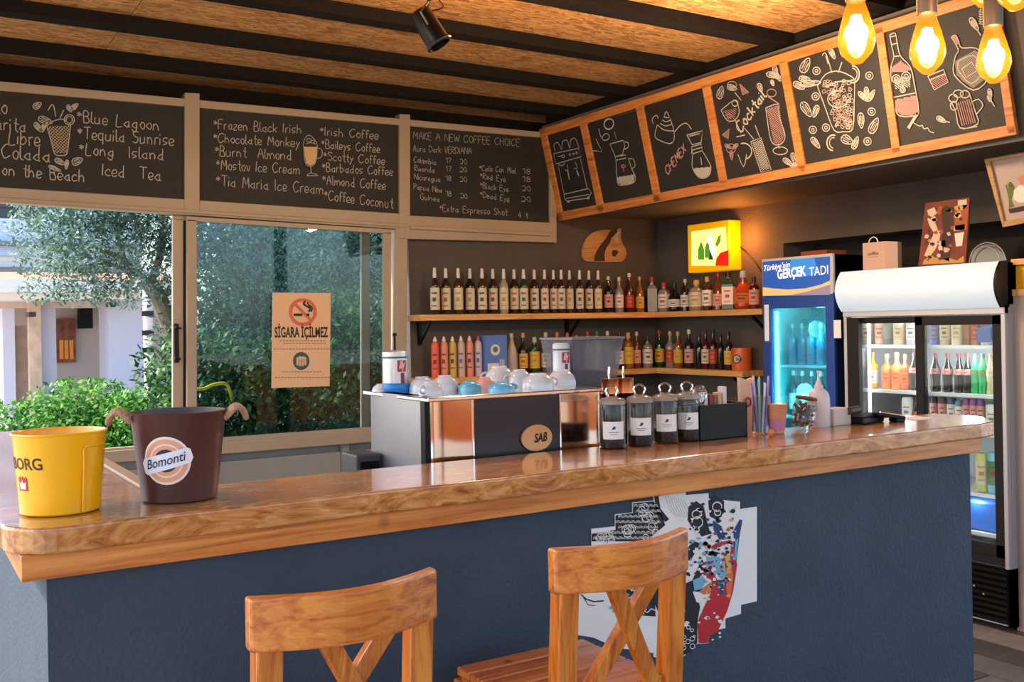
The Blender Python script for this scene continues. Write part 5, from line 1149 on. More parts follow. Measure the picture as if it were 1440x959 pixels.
# canisters
def canister(px, y, z0, r, hh, base, label):
    P = onY(px, 530, y); t = thing('canister', label, 'canister', (P.x, y, z0), math.atan2(-y, -P.x)+math.pi/2)
    local().lathe([(r,0),(r,.006),(r,hh*.80),(r*.97,hh*.81),(r*.97,hh*.84),(r*1.02,hh*.85),(r*1.02,hh*.96),(r*.8,hh),(0,hh)], 24).build('shell', mat('canister_silver', hexc('c5c6cc'), .22, metal=.6) if base else M_cw, t, smooth=True)
    local().lathe([(r*.985,hh*.806),(r*.99,hh*.845)], 24, close=False).build('seal_ring', mat('seal_teal', hexc('2d5f70'), .4), t)
    if base: local().lathe([(r*1.06,0),(r*1.1,.004),(r*1.1,.018),(r*1.01,.024)], 24).build('base_ring', mat('ring_blue', hexc('1f78c8'), .35), t, smooth=True)
    m = local(); wrap_poly([(-.014,hh*.48),(.014,hh*.48),(.014,hh*.76),(-.014,hh*.76)], m, r, r, hh, -math.pi/2+.55, .0008); m.build('red_logo', M_red, t)
    vs, fs = text_mesh('illy', 1, shear=.3, bold=.02); W = max(v.x for v in vs); H_ = max(v.y for v in vs)
    m = local(); wrap(m, [(-.009+v.x*.018/W, hh*.56+v.y*.022/H_) for v in vs], fs, r, r, hh, -math.pi/2+.55, .0014); m.build('logo_lettering', M_paper, t)
    if base: m = local(); m.box((-.003,.0,hh*.98),(.003,.006,hh+.045)); m.box((-.006,-.003,hh+.04),(.006,.009,hh+.048)); m.build('pump', M_plastic, t)
    m = local(); wrap_poly([(-.006,hh*.10),(.006,hh*.10),(.006,hh*.46),(-.006,hh*.46)], m, r, r, hh, -math.pi/2+.6, .0008); m.build('stripe', mat('canister_maroon', hexc('6a2a2a'), .4), t)
canister(556, 2.58, MZ, .036, .116, True, 'silver canister with a blue base ring and red logo on the coffee machine')
canister(790, 2.62, MZ, .028, .122, False, 'white canister with a red logo at the right end of the coffee machine')
P = onY(531, 562, 2.60); cup((P.x+.012, 2.60, MZ), .028, .028, M_cw, 'small white dish beside the blue-ringed canister', 0, None, False, 'dish')
# knock box left of the machine
t = thing('knock_box', 'small black box with a grey frame on the worktop left of the coffee machine', 'box', (1.09, 2.6, .90)); kx = onY(501, 640, 2.55).x; MB().box((kx, 2.55, .90), (kx+.075, 2.66, 1.155)).build('case', mat('knock_grey', hexc('4c4a4a'), .5), t, bevel=.006); MB().box((kx+.012, 2.545, .93), (kx+.066, 2.551, 1.135)).build('recess', M_plastic, t)
# grinder
t = thing('coffee_grinder', 'black coffee grinder with a clear grey square hopper behind the jars', 'grinder', (1.95, 2.66, .90))
M_hop = mat('hopper_smoke', hexc('77747c'), .15, alpha=.55)
gx0, gx1 = onY(800, 500, 2.6).x, onY(872, 500, 2.6).x
m = MB(); zt_, zb_ = 1.452, 1.30
m.add([(gx0,2.58,zt_),(gx1,2.58,zt_),(gx1,2.76,zt_),(gx0,2.76,zt_),(gx0+.02,2.60,zb_),(gx1-.02,2.60,zb_),(gx1-.02,2.74,zb_),(gx0+.02,2.74,zb_)], [(4,5,1,0),(5,6,2,1),(6,7,3,2),(7,4,0,3)]); m.build('hopper', M_hop, t)
MB().box((gx0-.004, 2.576, zt_), (gx1+.004, 2.764, zt_+.008)).build('hopper_lid', mat('hopper_lid', hexc('6d6a72'), .3), t, bevel=.002)
MB().box((gx0+.03, 2.61, zb_-.0), (gx1-.03, 2.73, zb_+.05)).build('beans', mat('coffee_beans', hexc('33201a'), .5, noise=.4, nscale=120, bump=.8, bscale=150), t, bevel=.01)
MB().box((gx0+.01, 2.59, .90), (gx1-.01, 2.75, zb_)).build('motor_body', M_plastic, t, bevel=.012); MB().box((gx0+.02, 2.55, 1.10), (gx0+.10, 2.60, 1.22)).build('dosing_chamber', M_plastic, t, bevel=.01)

# glass jars with labels
M_jar = glass('jar_glass', (.86, .86, .86), .015); M_bean = mat('jar_beans', hexc('3c251b'), .6, noise=.4, nscale=150, bump=.9, bscale=160)
for i, (px, pb_, ww) in enumerate(((861, 634, 38), (900, 627, 36), (936, 622, 34), (967, 617, 32))):
    P = onZ(px, pb_-3, ZT); r = .036; y = 2.185
    P = onY(px, 600, y); z0 = ZT; az = math.atan2(-y, -P.x)
    t = thing('glass_jar', 'glass coffee jar with a white label, %s' % ('leftmost, right beside the coffee machine' if i == 0 else 'second from the coffee machine' if i == 1 else 'third from the coffee machine' if i == 2 else 'fourth, beside the black caddy'), 'jar', (P.x, y, z0), az+math.pi/2, 'glass jars on the bar')
    local().lathe([(r*.95,.001),(r,.006),(r,.112),(r*.92,.122)], 28).build('jar_body', M_jar, t, smooth=True)
    local().lathe([(r*.9,.004),(r*.92,.008),(r*.92,.040 if i else .055),(0,.044 if i else .058)], 20).build('coffee_fill', M_bean, t, smooth=True)
    local().lathe([(r*.98,.120),(r*1.05,.122),(r*1.05,.130),(r*.9,.136),(r*.3,.142),(0,.142)], 24).build('glass_lid', mat('lid_glass_pale', hexc('a49a90'), .08, coat=.6, alpha=.55), t, smooth=True)
    local().tube([(.0155*math.cos(a), 0, .155+.0155*math.sin(a)) for a in [2*math.pi*k/16 for k in range(16)]], .0036, 6, close=True).build('lid_ring', M_chrome, t, smooth=True)
    zc = (.052, .056, .060, .060)[i]
    m = local(); wrap_poly([(-.032,zc-.024),(.032,zc-.024),(.032,zc+.024),(-.032,zc+.024)], m, r, r, .12, -math.pi/2+.1, .0008); m.build('label', M_paper, t)
    m = local()
    wrap_poly([(-.006,zc+.002),(0,zc+.012),(.007,zc+.010),(.003,zc+.003)], m, r, r, .12, -math.pi/2+.1, .0012)
    wrap_poly([(-.014,zc-.006),(.014,zc-.006),(.014,zc-.0045),(-.014,zc-.0045)], m, r, r, .12, -math.pi/2+.1, .0012); wrap_poly([(-.010,zc-.011),(.010,zc-.011),(.010,zc-.0098),(-.010,zc-.0098)], m, r, r, .12, -math.pi/2+.1, .0012); m.build('label_print', mat('jar_ink', hexc('3a3a5a'), .6), t)
# copper pots behind the jars, on the low worktop
for px, zz, nm in ((858, 1.30, 'left'), (878, 1.30, 'right')):
    P = onY(px, 552, 2.42); t = thing('copper_pot', 'small copper coffee pot behind the glass jars, the %s one' % nm, 'pot', (P.x, 2.42, .90), 0, 'copper pots behind the jars')
    local().lathe([(.03,0),(.03,.30),(.024,.35),(.028,.385),(0,.385)], 18).build('tall_stand', M_plastic, t, smooth=True)
    local().lathe([(.022,.385),(.03,.39),(.027,.42),(.030,.435),(.027,.435)], 18).build('pot_body', mat('copper', hexc('c9764a'), .25, metal=.9), t, smooth=True)
    local().tube([(.0, .0, .42), (.004, .01, .45), (.006, .01, .47)], .003, 6).build('spoon', M_chrome, t)
# black caddy with sachets
t = thing('bar_caddy', 'black bar caddy holding sachets and spoons, right of the glass jars', 'caddy', (2.2, 2.19, ZT)); c0, c1 = onY(983, 590, 2.15).x, onY(1051, 590, 2.15).x
for a, b, nm in (((c0, 2.15, ZT), (c1, 2.155, ZT+.102), 'front_wall'), ((c0, 2.225, ZT), (c1, 2.23, ZT+.102), 'rear_wall'), ((c0, 2.15, ZT), (c0+.005, 2.23, ZT+.102), 'side_wall'), ((c1-.005, 2.15, ZT), (c1, 2.23, ZT+.102), 'side_wall'), ((c0, 2.15, ZT), (c1, 2.23, ZT+.004), 'floor_plate')):
    MB().box(a, b).build(nm, M_plastic, t, bevel=.001)
t = thing('drinking_glass', 'clear empty glass tumbler against the left side of the black caddy', 'glass', (c0-.032, 2.185, ZT)); local().lathe([(.022,.001),(.024,.006),(.028,.10),(.027,.10)], 20).build('glass_body', M_jar, t, smooth=True)
for i, (dx, hh, c_, nm) in enumerate(((.045,.135,M_cw,'white'), (.066,.130,mat('sachet_maroon',hexc('7a2f28'),.5),'dark red'), (.082,.128,mat('sachet_brown',hexc('8a4a30'),.5),'brown'), (.100,.134,mat('sachet_tan',hexc('c29a78'),.5),'tan'), (.120,.150,mat('sachet_silver',hexc('c9c5c2'),.3),'silver'))):
    if c0+dx+.014 < c1-.006: tag(MB().box((c0+dx, 2.175, ZT+.005), (c0+dx+.014, 2.20, ZT+hh)).build('sugar_sachet', c_, None, bevel=.002), '%s sachet standing in the black caddy' % nm, 'sachet', 'sachets in the caddy')
t = thing('strainer', 'round wire tea strainer standing at the left end of the black caddy', 'strainer', (c0+.022, 2.17, ZT+.004))
local().tube([(.026*math.cos(a), 0, .128+.026*math.sin(a)) for a in [2*math.pi*k/20 for k in range(20)]], .0022, 6, close=True).build('rim', M_chrome, t, smooth=True)
m = local()
for k in range(-4, 5): w_ = math.sqrt(max(0, .026**2-(k*.0055)**2)); m.tube([(k*.0055, 0, .128-w_), (k*.0055, .004, .128), (k*.0055, 0, .128+w_)], .0006, 4); m.tube([(-w_, 0, .128+k*.0055), (0, .004, .128+k*.0055), (w_, 0, .128+k*.0055)], .0006, 4)
m.build('wire_mesh', M_chrome, t); local().tube([(0, 0, 0), (0, 0, .102)], .0025, 6).build('handle', M_chrome, t)
# napkin, straws, cup, wicker jar, squeeze bottle, card box, terminals
P = onY(1054, 560, 2.25)
t = thing('paper_napkin', 'peach folded paper napkin standing behind the black caddy', 'napkin', (P.x, 2.262, ZT)); MB().prism([(P.x-.02, 2.262, 1.10), (P.x+.016, 2.262, 1.10), (P.x+.03, 2.262, ZT+.165), (P.x+.005, 2.262, ZT+.158), (P.x-.028, 2.262, ZT+.168)], (0, .012, 0)).build('sheet', mat('napkin_peach', hexc('d6ab90'), .8), t)
m = MB(); m.tube([(P.x+.002+.011*math.cos(a), 2.257, ZT+.09+.013*math.sin(a)) for a in [2*math.pi*k/14 for k in range(14)]], .003, 5, close=True); m.build('round_print', i_red, t)
P = onY(1070, 580, 2.17)
t = thing('straw_glass', 'clear glass of drinking straws right of the black caddy', 'glass', (P.x, 2.17, ZT)); local().lathe([(.022,.001),(.023,.005),(.028,.115),(.027,.115)], 22).build('glass_body', M_jar, t, smooth=True)
random.seed(4)
for k in range(9):
    a = 2*math.pi*k/9; c_ = [mat('straw_'+n, hexc(q), .4) for n, q in (('lilac','a99ac9'),('teal','7fb3b8'),('silver','c9ccd4'),('violet','8f7fb8'))][k % 4]
    tag(MB().tube([(P.x+.012*math.cos(a), 2.17+.012*math.sin(a), ZT+.006), (P.x+.026*math.cos(a+.3), 2.17+.026*math.sin(a+.3), ZT+.155+.01*(k % 3))], .003, 6).build('drinking_straw', c_), 'thin %s drinking straw in the straw glass, %s going round it' % (c_.name.split('_')[1], ('first','second','third','fourth','fifth','sixth','seventh','eighth','ninth')[k]), 'straw', 'straws in the glass')
P = onY(1092, 590, 2.15)
t = thing('plastic_cup', 'translucent orange-pink plastic cup beside the straw glass', 'cup', (P.x, 2.15, ZT)); local().lathe([(.022,.001),(.023,.004),(.033,.088),(.034,.090),(.031,.088)], 24).build('cup_wall', mat('cup_orange', hexc('c98a66'), .3, noise=.2, nscale=15), t, smooth=True); local().lathe([(.024,.010),(.0285,.045)], 24, close=False).build('pink_band', mat('cup_band', hexc('b9728c'), .4), t, smooth=True)
tag(MB().lathe([(.0,-.011),(.008,-.008),(.011,0),(.008,.008),(0,.011)], 12, c=(onY(1082,603,2.11).x, 2.105, ZT+.0115)).build('citrus_sweet', mat('sweet_orange', hexc('c9803a'), .4), None, smooth=True), 'small orange ball lying in front of the plastic cup', 'sweet')
P = onY(1127, 580, 2.19); t = thing('candy_jar', 'tilted glass jar full of brown wrapped sweets next to the white squeeze bottle', 'jar', (P.x, 2.19, ZT)); ax = Matrix.Rotation(R(14), 3, 'Y')
local().lathe([(.022,.006),(.036,.02),(.038,.07),(.030,.095),(.034,.10)], 20, ax=ax).build('glass_body', M_jar, t, smooth=True)
m = local(); random.seed(8)
for k in range(60):
    a, rr, z = random.random()*6.28, random.uniform(.008,.032), random.uniform(.016,.082); p = ax@Vector((rr*math.cos(a), rr*math.sin(a), z))
    m.lathe([(.0,-.006),(.006,-.002),(.005,.003),(0,.006)], 5, c=p, close=False)
m.build('sweets', mat('sweets_brown', hexc('6b4630'), .5, noise=.6, nscale=70), t, kind='stuff')
local().tube([ax@Vector((.030*math.cos(a), .030*math.sin(a), .098)) for a in [2*math.pi*k/16 for k in range(16)]], .004, 6, close=True).build('cord_band', mat('cord_brown', hexc('7a5238'), .8), t, smooth=True)
P = onY(1150, 580, 2.215); t = thing('squeeze_bottle', 'frosted white squeeze bottle with a pointed nozzle on the bar', 'bottle', (P.x, 2.21, ZT)); M_fw = mat('frosted_white', hexc('cfc4c4'), .35)
local().lathe([(.033,0),(.035,.004),(.035,.088),(.030,.108),(.018,.120),(.014,.122),(.0145,.130),(.010,.134),(.004,.150),(.003,.170),(.006,.172),(.006,.178),(0,.178)], 24).build('bottle_body', M_fw, t, smooth=True)
a_, b_ = onY(1166, 580, 2.2).x, onY(1190, 580, 2.2).x
box_thing('card_holder', 'small off-white block right of the squeeze bottle', 'holder', (a_, 2.18, ZT), (b_, 2.235, ZT+.055), mat('card_cream', hexc('c5b6a8'), .5))
# card terminal and remote-like handset
P = onY(1215, 585, 2.17); t = thing('card_terminal', 'black card terminal lying on the bar', 'card terminal', (P.x, 2.18, ZT), .2)
local().box((-.045,-.03,.0),(.10,.045,.022)).build('base', M_plastic, t, bevel=.006); local().box((-.04,-.025,.022),(.03,.04,.036)).build('keypad_block', mat('terminal_grey', hexc('3a3638'), .5), t, bevel=.004)
local().lathe([(.012,-.035),(.013,-.03),(.013,.03),(.012,.035)], 14, c=(-.030,.01,.045), ax=Matrix.Rotation(R(90), 3, 'Y')).build('paper_roll_cover', mat('terminal_brown', hexc('4a3a2c'), .5), t, smooth=True)
m = local(); 
for i in range(4):
    for j in range(3): m.box((.04+i*.013, -.02+j*.018, .022), (.049+i*.013, -.008+j*.018, .026))
m.build('keys', mat('key_grey', hexc('8a8a8e'), .5), t, kind='stuff')
P = onY(1252, 580, 2.14); t = thing('phone_handset', 'black handset with a silver edge propped right of the card terminal', 'handset', (P.x, 2.15, ZT), -.2)
m = local(); m.bar((-.055,0,.03),(.06,.0,.012), .035, .012); m.build('handset_body', M_plastic, t, bevel=.004); m = local(); m.bar((-.045,-.016,.037),(.045,-.016,.022), .004, .004); m.build('silver_edge', M_chrome, t); local().box((.02,-.02,0),(.055,.02,.012)).build('cradle', M_plastic, t, bevel=.003)
P = onY(1285, 585, 2.17); box_thing('receipt_paper', 'white slip of paper lying near the right end of the bar', 'paper', (P.x-.05, 2.13, ZT+.0), (P.x+.07, 2.22, ZT+.0015), M_paper, bevel=0)

# ================================================================ hanging filament bulbs and the black ceiling spot
M_amb = mat('amber_bulb_glass', hexc('a03c00'), .08, alpha=.55, emit=.38, ecol=(1, .30, .01))
M_fil = mat('filament', (1, .8, .4), .4, emit=38, ecol=(1, .68, .28)); M_sock = mat('bronze_socket', hexc('6a5a48'), .35, metal=.6)
def bulb(px, pyb, D, label, glow=2.6):
    d = ray(px, pyb)/FPX*D; P = CAM+d
    t = thing('filament_bulb', label, 'light bulb', P, 0, 'amber filament bulbs hanging at upper right')
    local().lathe([(.0,0),(.010,.003),(.026,.020),(.032,.038),(.031,.052),(.024,.080),(.017,.102),(.014,.112)], 28, close=False).build('glass_bulb', M_amb, t, smooth=True)
    m = local()
    for k in range(4):
        a = math.pi/2*k+.4; m.tube([(.005*math.cos(a), .005*math.sin(a), .085), (.012*math.cos(a), .012*math.sin(a), .055), (.009*math.cos(a), .009*math.sin(a), .024)], .0042, 6)
    m.build('filament', M_fil, t)
    local().lathe([(.0145,.110),(.018,.112),(.0185,.150),(.016,.175),(.010,.18),(0,.18)], 20).build('socket', M_sock, t, smooth=True)
    local().tube([(0,0,.18),(0,0,3.01-P.z)], .003, 6).build('cable', M_plastic, t)
    l = point_light((0, 0, .055), glow, (1, .60, .24), .02); l.parent = t; l.visible_camera = True
bulb(1205, 91, 1.75, 'leftmost glowing amber filament bulb, in front of the chalk drink board')
bulb(1305, 105, 1.86, 'middle glowing amber filament bulb, in front of the bottle drawing board')
bulb(1398, 118, 1.96, 'right glowing amber filament bulb, hanging lowest of the row')
bulb(1383, 11, 2.3, 'amber bulb of which only the tip shows, left of two at the top edge', 2)
bulb(1428, 16, 1.7, 'amber bulb of which only the tip shows, at the top right corner', 2)
# spot
d = ray(604, 40)/FPX*3.6; P = CAM+d
t = thing('ceiling_spot', 'black cylindrical spotlight with a bracket hanging from a joist', 'spotlight', P)
axis = (ray(622, 58)-ray(592, 22)).normalized()+Vector((0, 0, -.25)); axis = axis.normalized(); axm = axis.to_track_quat('Z', 'Y').to_matrix()
local().lathe([(.035,-.07),(.042,-.06),(.044,.055),(.048,.058),(.048,.07),(.040,.071),(.038,.055),(0,.05)], 24, ax=axm).build('lamp_can', M_plastic, t, smooth=True)
local().tube([axm@Vector((.048*math.cos(a), .048*math.sin(a), .066)) for a in [2*math.pi*k/24 for k in range(24)]], .003, 6, close=True).build('rim', mat('spot_rim', hexc('5a5a58'), .3, metal=.6), t, smooth=True)
m = local(); m.tube([axm@Vector((.046,0,.0)), axm@Vector((.05,0,-.05)), Vector((0,0,.10)), axm@Vector((-.05,0,-.05)), axm@Vector((-.046,0,.0))], .005, 6); m.build('yoke', _mats['spot_rim'], t)
local().tube([(0,0,.10),(0,0,2.955-P.z)], .007, 8).build('stem', M_plastic, t)
local().tube(smooth_pts([axm@Vector((0,0,-.07)), (.05,-.01,.08), (.03,0,.14), (.02,0,2.955-P.z)], 4), .003, 6).build('red_cable', mat('cable_red', hexc('6a1420'), .4), t)

# ================================================================ signs on the window
t = thing('no_smoking_sign', 'peach no-smoking notice with a red prohibition ring stuck on the window pane', 'sign', (2.18, 5.975, 1.15))
s0 = (384, 412); SQ = lambda x, y, e=0: onY(270+x/2.997, 300+y/2.997, 5.978)-Vector((0, e, 0))
MB().prism([SQ(340,334), SQ(585,336), SQ(580,728), SQ(336,736)], (0, .006, 0)).build('sheet', mat('sign_peach', hexc('e0b48c'), .6, emit=.0), t)
m = MB()
def ringq(x, y, r, w, mb, n=26):
    mb.ribbon([SQ(x+r*math.cos(2*math.pi*k/n), y+r*math.sin(2*math.pi*k/n), .001) for k in range(n+1)], w, (0,-1,0))
random.seed(2); M_sr = mat('sign_red', hexc('d0664a'), .6); M_sk = mat('sign_black', hexc('26221e'), .6)
ringq(467, 416, 52, .022, m); m.ribbon([SQ(430,378,.0012), SQ(504,454,.0012)], .020, (0,-1,0)); m.build('prohibition_ring', M_sr, t)
m = MB(); m.flat([SQ(428,422,.0015), SQ(465,422,.0015), SQ(465,433,.0015), SQ(428,433,.0015)]); m.flat([SQ(482,422,.0015), SQ(494,422,.0015), SQ(494,433,.0015), SQ(482,433,.0015)]); m.ribbon([SQ(*p, .0015) for p in smooth_pts([(490,415),(498,400),(480,390),(470,380),(478,370)], 3)], .012, (0,-1,0)); m.ribbon([SQ(*p, .0015) for p in smooth_pts([(500,415),(506,398),(490,385),(488,375)], 3)], .010, (0,-1,0)); m.build('cigarette_print', M_sk, t)
m = MB(); X_ = (SQ(574,510)-SQ(348,511)); wX = X_.length; put_text(m, 'SİGARA İÇİLMEZ', SQ(348,522,.0012), X_.normalized(), (0,0,1), width=wX, height=.085, bold=.03); m.build('sign_lettering', M_sk, t)
m = MB()
for y, a, b in ((537,370,555),(548,385,560),(572,345,580),(668,380,540),(692,350,575)): 
    x = a
    while x < b: m.ribbon([SQ(x, y, .0012), SQ(x+9, y-.5, .0012)], .006, (0,-1,0)); x += 13
m.build('small_print', mat('sign_grey', hexc('8a7a66'), .6), t)
m = MB(); n = 24; m.add([SQ(460+35*math.cos(2*math.pi*k/n), 622+38*math.sin(2*math.pi*k/n), .0012) for k in range(n)], [tuple(range(n))]); m.build('round_logo', mat('sign_teal', hexc('2f5360'), .6), t)
m = MB()
ringq(460, 622, 28, .006, m)
for x in (444, 455, 466, 477): m.ribbon([SQ(x, 600+abs(x-460)*.4, .0022), SQ(x, 646-abs(x-460)*.4, .0022)], .012, (0,-1,0))
m.ribbon([SQ(444, 612, .0022), SQ(455, 606, .0022), SQ(466, 612, .0022), SQ(477, 606, .0022)], .010, (0,-1,0)); m.build('logo_marks', _mats['sign_peach'], t)

# ================================================================ outside
import array
def leaves(name, mat_, parent, centers, n, size, seed, flat=.5, kind='stuff', local_=False):
    random.seed(seed); vs = []; fs = []
    tot = sum(c[3]*c[4]*c[5] for c in centers)
    for c in centers:
        k = int(n*c[3]*c[4]*c[5]/tot)
        for _ in range(k):
            u = random.gauss(0,1), random.gauss(0,1), random.gauss(0,1); q = math.sqrt(sum(x*x for x in u)) or 1; r = random.random()**.45
            p = (c[0]+u[0]/q*r*c[3], c[1]+u[1]/q*r*c[4], c[2]+u[2]/q*r*c[5])
            a = random.random()*6.28; b = random.uniform(-1.1, 1.1); s = size*random.uniform(.6, 1.4)
            dx, dy, dz = math.cos(a)*math.cos(b)*s, math.sin(a)*math.cos(b)*s, math.sin(b)*s
            w = s*flat; e = random.random()*6.28; nx, ny, nz = -math.sin(a)*w, math.cos(a)*w, w*math.sin(e)*.8
            i = len(vs); vs += [(p[0]-dx, p[1]-dy, p[2]-dz), (p[0]+nx, p[1]+ny, p[2]+nz), (p[0]+dx, p[1]+dy, p[2]+dz), (p[0]-nx, p[1]-ny, p[2]-nz)]; fs.append((i, i+1, i+2, i+3))
    m = MB(); m.v = vs; m.f = fs; return m.build(name, mat_, parent, kind=kind)
def leafmat(name, a, b, c, sc=3):
    m = mat(name, a, .55); t_ = m.node_tree; bs = t_.nodes['Principled BSDF']
    tc = t_.nodes.new('ShaderNodeTexCoord'); n1 = t_.nodes.new('ShaderNodeTexNoise'); n1.inputs['Scale'].default_value = sc; t_.links.new(tc.outputs['Object'], n1.inputs[0])
    n2 = t_.nodes.new('ShaderNodeTexWhiteNoise'); geo = t_.nodes.new('ShaderNodeNewGeometry'); t_.links.new(geo.outputs['Random Per Island'], n2.inputs[0])
    ad = t_.nodes.new('ShaderNodeMath'); ad.operation = 'MULTIPLY_ADD'; ad.inputs[1].default_value = .5; t_.links.new(geo.outputs['Random Per Island'], ad.inputs[0]); 
    sb = t_.nodes.new('ShaderNodeMath'); sb.operation = 'SUBTRACT'; sb.inputs[1].default_value = .25; t_.links.new(n1.outputs[0], sb.inputs[0]); t_.links.new(sb.outputs[0], ad.inputs[2])
    r = t_.nodes.new('ShaderNodeValToRGB'); t_.links.new(ad.outputs[0], r.inputs[0]); r.color_ramp.elements[0].color = (*a, 1); r.color_ramp.elements[0].position = .2; r.color_ramp.elements[1].color = (*c, 1); r.color_ramp.elements[1].position = .8
    e = r.color_ramp.elements.new(.5); e.color = (*b, 1); t_.links.new(r.outputs[0], bs.inputs['Base Color'])
    bs.inputs['Subsurface Weight'].default_value = 0
    tl_ = t_.nodes.new('ShaderNodeBsdfTranslucent'); t_.links.new(r.outputs[0], tl_.inputs[0]); mx = t_.nodes.new('ShaderNodeMixShader'); mx.inputs[0].default_value = .35
    out = [q for q in t_.nodes if q.type == 'OUTPUT_MATERIAL'][0]; t_.links.new(bs.outputs[0], mx.inputs[1]); t_.links.new(tl_.outputs[0], mx.inputs[2]); t_.links.new(mx.outputs[0], out.inputs[0]); return m
M_hedge = leafmat('hedge_leaf', hexc('1a4a1a'), hexc('44862e'), hexc('8cc052'))
M_olive = leafmat('olive_leaf', hexc('2c4a3c'), hexc('5d8070'), hexc('a9bfb0'))
M_deep = leafmat('dark_leaf', hexc('17301c'), hexc('35603a'), hexc('6f9a58'))
M_bark = mat('bark', hexc('8a7a6a'), .9, noise=.3, nscale=12, bump=.6)
def at(px, py, y): return onY(px, py, y)
# hedge of three bushes seen through the open window
for i, (px, pyt, y, rx, lab) in enumerate(((20, 560, 8.0, .55, 'left bush of the bright green hedge outside the open window'), (115, 528, 8.3, .55, 'middle, tallest bush of the bright green hedge outside the open window'), (215, 540, 7.9, .5, 'right bush of the green hedge, beside the sliding window frame'))):
    P = at(px, pyt, y); t = thing('hedge_bush', lab, 'bush', (P.x, y, -.1), 0, 'bushes outside the open window')
    leaves('foliage', M_hedge, t, [(P.x, y, P.z-.42, rx, .45, .42), (P.x-.2, y-.2, P.z-.75, rx*.9, .4, .45), (P.x+.22, y-.15, P.z-.55, rx*.7, .4, .42)], 14000, .023, 30+i)
    MB().tube([(P.x, y, -.1), (P.x+.05, y, .4), (P.x-.05, y, P.z-.4)], .03, 8).build('stem', M_bark, t)
# olive tree
P0 = at(212, 470, 9.4)
t = thing('olive_tree', 'grey-green olive tree with forked pale trunk outside the open window', 'tree', (P0.x+.35, 9.4, -.1))
def ap(px, py, y=9.4): return at(px, py, y)
m = MB(); m.tube(smooth_pts([ap(262, 620), ap(255, 520), ap(228, 430), ap(205, 392)], 4), .075, 10); m.build('trunk', M_bark, t, smooth=True)
for q, r_ in (([ap(205,392), ap(185,375), ap(165,360), ap(140,352)], .022), ([ap(200,390), ap(175,365), ap(168,320), ap(163,295)], .022), ([ap(210,400), ap(225,360), ap(232,300), ap(240,240)], .035), ([ap(205,392), ap(150,370), ap(110,380)], .018), ([ap(228,420), ap(275,360), ap(330,300)], .03)):
    MB().tube(smooth_pts(q, 4), r_, 8).build('branch', M_bark, t, smooth=True)
cl = [(60,330,.34,.5,.24),(85,375,.36,.5,.26),(110,320,.42,.5,.32),(140,365,.42,.5,.30),(150,300,.42,.5,.3),(185,330,.42,.5,.34),(180,400,.38,.5,.22),(215,300,.42,.5,.34),(230,360,.35,.5,.30),(240,290,.4,.5,.3),(120,270,.6,.6,.4),(60,290,.3,.4,.2),(70,410,.28,.4,.12),(130,415,.36,.4,.12),(210,260,.7,.7,.4)]
leaves('foliage', M_olive, t, [(*ap(a, b, 9.3+.3*((i % 3)-1)), c, d_, e) for i, (a, b, c, d_, e) in enumerate(cl)], 15000, .026, 44, flat=.38)
# shrubs and trees behind the closed pane
for i, (px, py, y, rx, rz_, n, mm, lab) in enumerate(((310, 560, 7.4, .5, .55, 6000, M_deep, 'dark shrub behind the left part of the closed window pane'), (420, 570, 7.3, .55, .55, 6000, M_deep, 'dark shrub behind the notice on the closed window pane'), (510, 520, 7.6, .5, .7, 6000, M_deep, 'taller dark shrub behind the right edge of the closed pane'),
        (350, 420, 9.2, .9, 1.1, 9000, M_olive, 'blue-green tree behind the left half of the closed pane'), (470, 380, 9.6, 1.1, 1.4, 11000, M_olive, 'blue-green tree behind the right half of the closed pane'), (450, 470, 12, 1.5, 2.2, 14000, M_deep, 'broad dark tree filling the far background of the closed pane'))):
    P = at(px, py, y); nm = 'garden_tree' if y > 9 else 'garden_shrub'
    t = thing(nm, lab, 'tree' if y > 9 else 'bush', (P.x, y, -.1), 0, 'planting behind the closed window')
    leaves('foliage', mm, t, [(P.x, y, P.z, rx, .5, rz_), (P.x+.2, y, P.z-rz_*.7, rx*.9, .5, rz_*.8), (P.x-.25, y+.1, P.z+rz_*.4, rx*.7, .5, rz_*.6)], n, .030 if y < 9 else .030 if y < 11 else .045, 60+i, flat=.45)
    MB().tube([(P.x+.1, y+.1, -.1), (P.x, y+.1, P.z*.5), (P.x+.15, y+.1, P.z+rz_*.5)], [.05, .04, .02], 8).build('stem', M_bark, t)
t = thing('garden_hose', 'bright yellow hose arching behind the closed pane', 'hose', at(290, 548, 6.9)); MB().tube(smooth_pts([at(262,546,6.9), at(285,547,6.9), at(300,541,6.9), at(318,540,6.9), at(325,556,6.95), at(329,575,7.25)], 4), .012, 8).build('hose_tube', mat('hose_yellow', hexc('d9bf1e'), .4), t, smooth=True)
# white pavilion
YP = 20
Mwh, Mshade, Mpk = mat('pavilion_white', hexc('e4dfdc'), .7), mat('pavilion_lavender', hexc('c9cbe0'), .7), mat('pavilion_wall', hexc('b3a29c'), .8)  # bluish shade of the white columns is put into their colour
pav = thing('pavilion', 'white pavilion with square columns and a flat roof beyond the hedge', 'building', (at(100, 450, YP).x, YP, -.1))
def pcol(px0, px1, top, y=YP, mm=Mshade, nm='column', d=.7):
    a, b = at(px0, top, y), at(px1, top, y); MB().box((a.x, y, -.1), (b.x, y+d, a.z)).build(nm, mm, pav)
pcol(3, 20, 424); pcol(57, 78, 424); pcol(40, 57, 418, YP-.3, mat('pavilion_stone', hexc('d0b49e'), .8, noise=.2, nscale=4), d=.3); pcol(152, 200, 415, YP-.5, d=1.0); pcol(20, 42, 458, YP+.3, _mats['pavilion_stone'], 'stone_panel')
